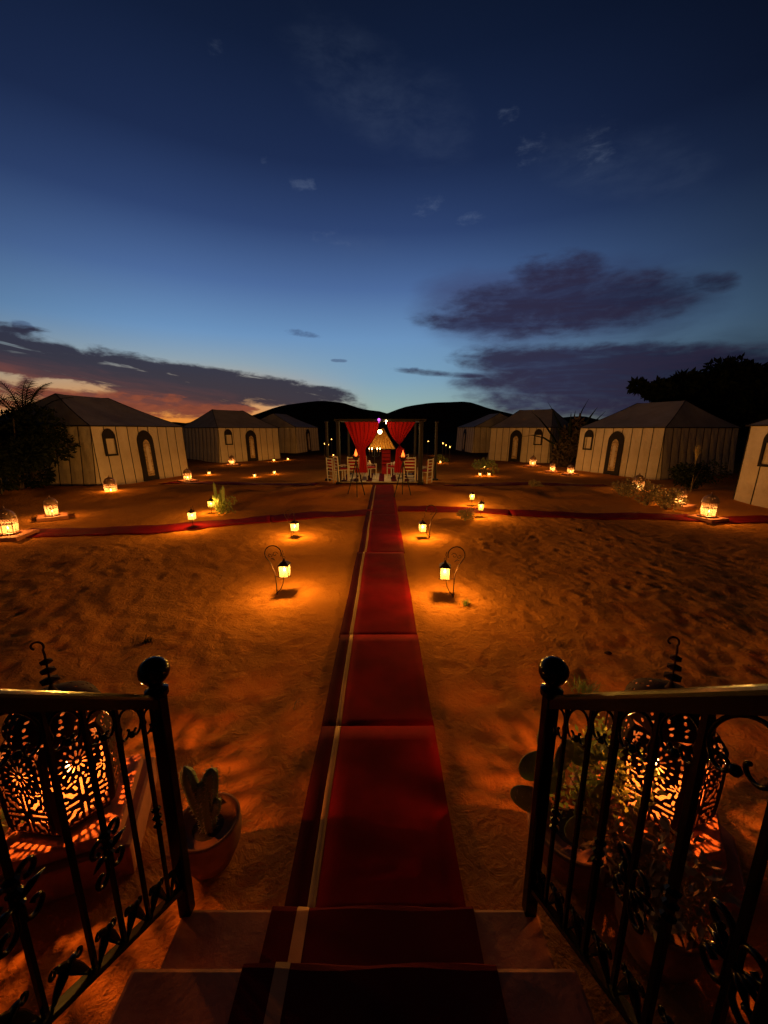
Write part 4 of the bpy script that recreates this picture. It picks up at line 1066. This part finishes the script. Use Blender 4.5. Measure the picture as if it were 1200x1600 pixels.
# agave between the right tents
def agave(name, label, loc, n, L, wid, m, seed, spread=(.15,1.2), cat='plant'):
    r_ = random.Random(seed); root = thing(name, label, cat, loc)
    for k in range(n):
        a = k*2.399; e = r_.uniform(*spread); ln = L*r_.uniform(.7,1.1); mb = MB(); V = []; F = []
        for j in range(7):
            u = j/6; th = e+.5*u*u*(1 if e > .5 else .3); r0 = ln*u
            p = Vector((math.cos(a)*math.sin(th)*r0, math.sin(a)*math.sin(th)*r0, math.cos(th)*r0)); s_ = Vector((-math.sin(a), math.cos(a), 0)); w0 = wid*(math.sin(math.pi*(.2+.8*u))**.7)*(1-u*.2)*.5
            out = Vector((math.cos(a)*math.cos(th), math.sin(a)*math.cos(th), -math.sin(th)))*w0*.5
            V += [p-s_*w0+out*-.6, p+out, p+s_*w0+out*-.6]
        for j in range(6):
            for q in (0,1): F.append((j*3+q, j*3+q+1, j*3+q+4, j*3+q+3))
        mb.add(V, F); o = mb.build('leaf', m, root, True); so = o.modifiers.new('t','SOLIDIFY'); so.thickness = .006
    return root
agave('spiky_plant', 'tall spiky dark plant between the two larger right tents', (10.75,22.6,0), 15, 3.7, .24, 'leaf', 5, (.05,.6))
bush('dark_bush', 'dark shaggy bush at the foot of the spiky plant', (10.6,22.2,0), 1.05, 2400, .26, 'bark', 71, (.7,.7,1.5), zc=1.2)
bush('flowering_bush', 'dark bush with a pale plume beside the tent cut by the right edge', (10.1,12.6,0), .75, 2600, .10, 'leaf', 72)
mb = MB(); r_ = random.Random(3)
for k in range(90): a = r_.uniform(0,6.28); q = r_.uniform(0,.10); mb.tube([(0,0,1.1),(q*math.cos(a)*.5,q*math.sin(a)*.5,1.35),(q*math.cos(a)*1.6,q*math.sin(a),1.35+r_.uniform(.05,.3))], [.003,.004,.001], 4)
mb.tube([(0,0,0),(0,0,1.2)], .006, 5); o = tag(mb.build('pampas_plume', 'dry', None), 'pale feathery plume standing in the dark bush on the right', 'plant'); o.location = (9.85,12.2,0)
for i, (px, py, rd, lab) in enumerate(((1010,790,.42,'low dry bush left of the right hand lantern slabs'),(1040,796,.34,'small dry bush touching the right hand lantern slabs'),(978,775,.36,'low grassy bush around the tall domed lantern'),(757,741,.50,'lamp lit leafy bush before the middle right tent'),(690,722,.35,'small leafy plant right of the pavilion'),(727,812,.17,'tiny dry bush on the near edge of the right carpet'),(348,803,.26,'low green plant at the foot of the upright cactus'),(836,764,.2,'thin low plant in the sand before the middle right tent'))):
    p = onground(px, py); bush('low_bush', lab, p, rd, 1100, .07 if rd > .3 else .04, 'leaf2' if i in (3,4,6) else 'dry', 80+i, (1,1,.8))
# upright cactus with columns by the left carpet
p = onground(344,800); cc = thing('column_cactus', 'pale upright cactus beside the left carpet lanterns', 'cactus', p); r_ = random.Random(8)
def column(pts, r, root, nm='column', m='pad', ribs=9, spines=True):
    mb = MB(); pts = [Vector(q) for q in pts]; n = ribs*4; N = len(pts); V = []; F = []; SPp = []
    for i, q in enumerate(pts):
        u = i/(N-1); rr = r*(1 if u < .75 else math.sqrt(max(.02, 1-((u-.75)/.25)**2)))*(.8+.2*min(1,u*5))
        for k in range(n):
            a = 2*math.pi*k/n; x = rr*(1+.16*math.cos(a*ribs)); V.append(q+Vector((x*math.cos(a), x*math.sin(a), 0)))
            if k % 4 == 0 and i < N-1: SPp.append((q+Vector((x*math.cos(a), x*math.sin(a), 0)), Vector((math.cos(a), math.sin(a), .2))))
    for i in range(N-1):
        for k in range(n): F.append((i*n+k, i*n+(k+1)%n, (i+1)*n+(k+1)%n, (i+1)*n+k))
    F.append(tuple((N-1)*n+k for k in range(n))); mb.add(V, F); o = mb.build(nm, m, root, True)
    if spines:
        sb = MB()
        for q, d in SPp:
            for _ in range(2): e = (d+Vector((r_.uniform(-.7,.7), r_.uniform(-.7,.7), r_.uniform(-.5,.7)))).normalized(); sb.tube([q, q+e*r*.42], [.0010+r*.012,.0004], 3)
        s_ = sb.build('spines', 'spine', o); s_['kind'] = 'stuff'
    return o
for k, (x, y, h_, lx) in enumerate(((-.03,0,.78,-.10),(.06,.04,.62,.05),(.0,-.05,.50,.03),(.10,-.02,.70,.14),(-.08,.04,.46,-.16))):
    column([(x+(lx-x)*u, y, h_*u) for u in np.linspace(0,1,12)], .035, cc, ribs=5)
# pots
def pot(label, loc, r, h_, m='terra', prof=None, name='clay_pot'):
    root = thing(name, label, 'pot', loc); mb = MB()
    mb.lathe(prof or [(r*.55,0),(r*.72,h_*.12),(r*1.0,h_*.5),(r*1.06,h_*.78),(r*.97,h_*.92),(r*1.04,h_*.95),(r*1.05,h_),(r*.93,h_),(r*.90,h_*.86)], 40); mb.build('body', m, root, True)
    mb = MB(); mb.lathe([(r*.93,h_*.84),(r*.5,h_*.86),(0.0,h_*.87)], 24); mb.build('soil', 'bark', root)
    return root
pc = (-.85, 1.50, gz(-.85,1.50)-.01); pot('round terracotta pot holding a small cactus beside the left newel post', pc, .142, .25)
cac = thing('potted_cactus', 'small three lobed ribbed cactus growing in the left terracotta pot', 'cactus', (pc[0]+.01, pc[1]-.01, pc[2]+.21))
column([(0,0,.29*u) for u in np.linspace(0,1,14)], .034, cac, ribs=8); column([(.004+.03*u,.01,.10+.24*u) for u in np.linspace(0,1,12)], .033, cac, ribs=7)
column([(-.022-.06*u**.8,.0,.08+.28*u) for u in np.linspace(0,1,12)], .03, cac, ribs=7); column([(.03+.03*u**.6,-.01,.09+.10*u) for u in np.linspace(0,1,9)], .018, cac, ribs=6)
# prickly pear behind the right railing
def pricklypear(label, loc, pads, seed):
    root = thing('prickly_pear', label, 'cactus', loc); r_ = random.Random(seed)
    for (x, y, z, s, ry, rz) in pads:
        T = Matrix.Rotation(rz, 3, 'Z')@Matrix.Rotation(ry, 3, 'Y')
        mb = MB(); mb.ball((0,0,0), s, 20, (.78,.13,1.0), T); o = mb.build('pad', 'pad', root, True, loc=(x,y,z)); sb = MB()
        for _ in range(34):
            a, q = r_.uniform(0,6.28), r_.random()**.5*.92; sg = r_.choice((1,-1)); th = .13*math.sqrt(max(0,1-q*q)); pp = Vector((.78*q*math.cos(a), sg*th, q*math.sin(a)))*s; e = (Vector((r_.uniform(-.4,.4), sg, r_.uniform(-.2,.6)))).normalized()
            sb.tube([T@pp, T@(pp+e*.014)], [.0011,.0003], 3)
        q_ = sb.build('spines', 'spine', o); q_['kind'] = 'stuff'
    return root
q0 = (.92, 1.50, gz(.92,1.5)-.01); pot('wide clay pot of prickly pear and twigs behind the right railing', q0, .20, .24)
pricklypear('green prickly pear spreading round pads behind the right newel post', (q0[0]-.02, q0[1]+.03, q0[2]+.26), [(-.16,.05,.22,.105,-.9,.3),(-.07,.06,.14,.10,-.3,.2),(-.20,-.02,.10,.095,-1.25,-.3),(.02,-.06,.13,.085,.15,.7),(.07,.05,.30,.085,.2,-.3),(-.05,.0,.33,.09,-.25,.5),(.11,-.07,.20,.07,.5,.1),(0,-.12,.05,.09,.3,-.2),(-.12,.1,.36,.08,-.5,.9)], 4)
bush('twiggy_plant', 'twiggy lamp lit succulent in the wide pot behind the right railing', (q0[0]+.10, q0[1]+.04, q0[2]+.2), .21, 900, .036, 'leaf2', 91, (.7,.7,1.35), 'plant', 40, 'dry', zc=.24, lobes=14)
cu = thing('leafy_vine', 'small round leafed plant leaning before the right lantern', 'plant', (1.16,1.42,gz(1.16,1.42)))
mb = MB(); mb.tube([(0,0,0),(.0,.01,.25),(.02,.0,.43)], .006, 6); mb.build('stem', 'leaf2', cu)
for k in range(6):
    a = k*1.1; mb = MB(); mb.ball((0,0,0), .035, 12, (1,.18,.8), Matrix.Rotation(a,3,'Z')@Matrix.Rotation(.6,3,'X')); mb.build('leaf', 'leaf2', cu, True, loc=(.035*math.cos(a), .03*math.sin(a), .43-.045*k))
q1 = (1.10, 1.16, gz(1.10,1.16)-.01); pot('dark round clay pot of dry brush beside the right railing', q1, .15, .27, 'terra')
bush('dry_plant', 'dry tangled plant spilling from the dark pot by the right railing', (q1[0], q1[1], q1[2]+.22), .19, 1100, .045, 'dry', 95, (1,1,1.1), 'plant', 70, 'dry', zc=.15, lobes=12)
q2 = (-1.98, 1.33, gz(-1.98,1.33)); bush('dark_bush', 'small shadowed bush left of the big left lantern', q2, .28, 800, .05, 'leaf2', 96)
# little plants on open sand
def tuft(label, p, n, L, seed, m='leaf2', name='grass_tuft'):
    r_ = random.Random(seed); mb = MB()
    for k in range(n):
        a = r_.uniform(0,6.28); e = r_.uniform(.1,1.2); ln = L*r_.uniform(.5,1.1); bx, by = r_.gauss(0,L*.25), r_.gauss(0,L*.25)
        mid = Vector((bx+math.cos(a)*math.sin(e)*ln*.5, by+math.sin(a)*math.sin(e)*ln*.5, math.cos(e)*ln*.6)); tip = Vector((bx+math.cos(a)*math.sin(e)*ln*1.1, by+math.sin(a)*math.sin(e)*ln*1.1, math.cos(e)*ln*.8))
        s_ = Vector((-math.sin(a), math.cos(a), 0))*.0035; V = [Vector((bx,by,-.01))-s_, Vector((bx,by,-.01))+s_, mid+s_, mid-s_, tip]; mb.add(V, [(0,1,2,3),(3,2,4)])
    o = tag(mb.build(name, m, None), label, 'grass'); o.location = p; return o
tuft('small green grass tuft in the sand right of the nearest right stand', onground(728,945), 46, .10, 1)
tuft('small dark weed alone in the sand on the left', onground(231,1003), 34, .09, 2, 'leaf', 'sand_weed')
tuft('single thin grass stems in the sand left of the carpet', onground(466,1107), 5, .10, 3, 'dry')
tuft('dry sprig in the sand behind the right newel post', onground(912,1082), 60, .16, 4, 'leaf2', 'dry_sprig')
tuft('sparse weed right of the distant right carpet', onground(905,830), 24, .12, 6, 'leaf', 'sand_weed')
mb = MB(); 
for x, y in ((0,0),): mb.ball((x,y,.01), .03, 8, (1.3,.8,.5))
tag(mb.build('stone', 'hill', None, True), 'small dark stone in the sand above the right railing', 'stone').location = onground(950,1022)

SC.frame_set(1)
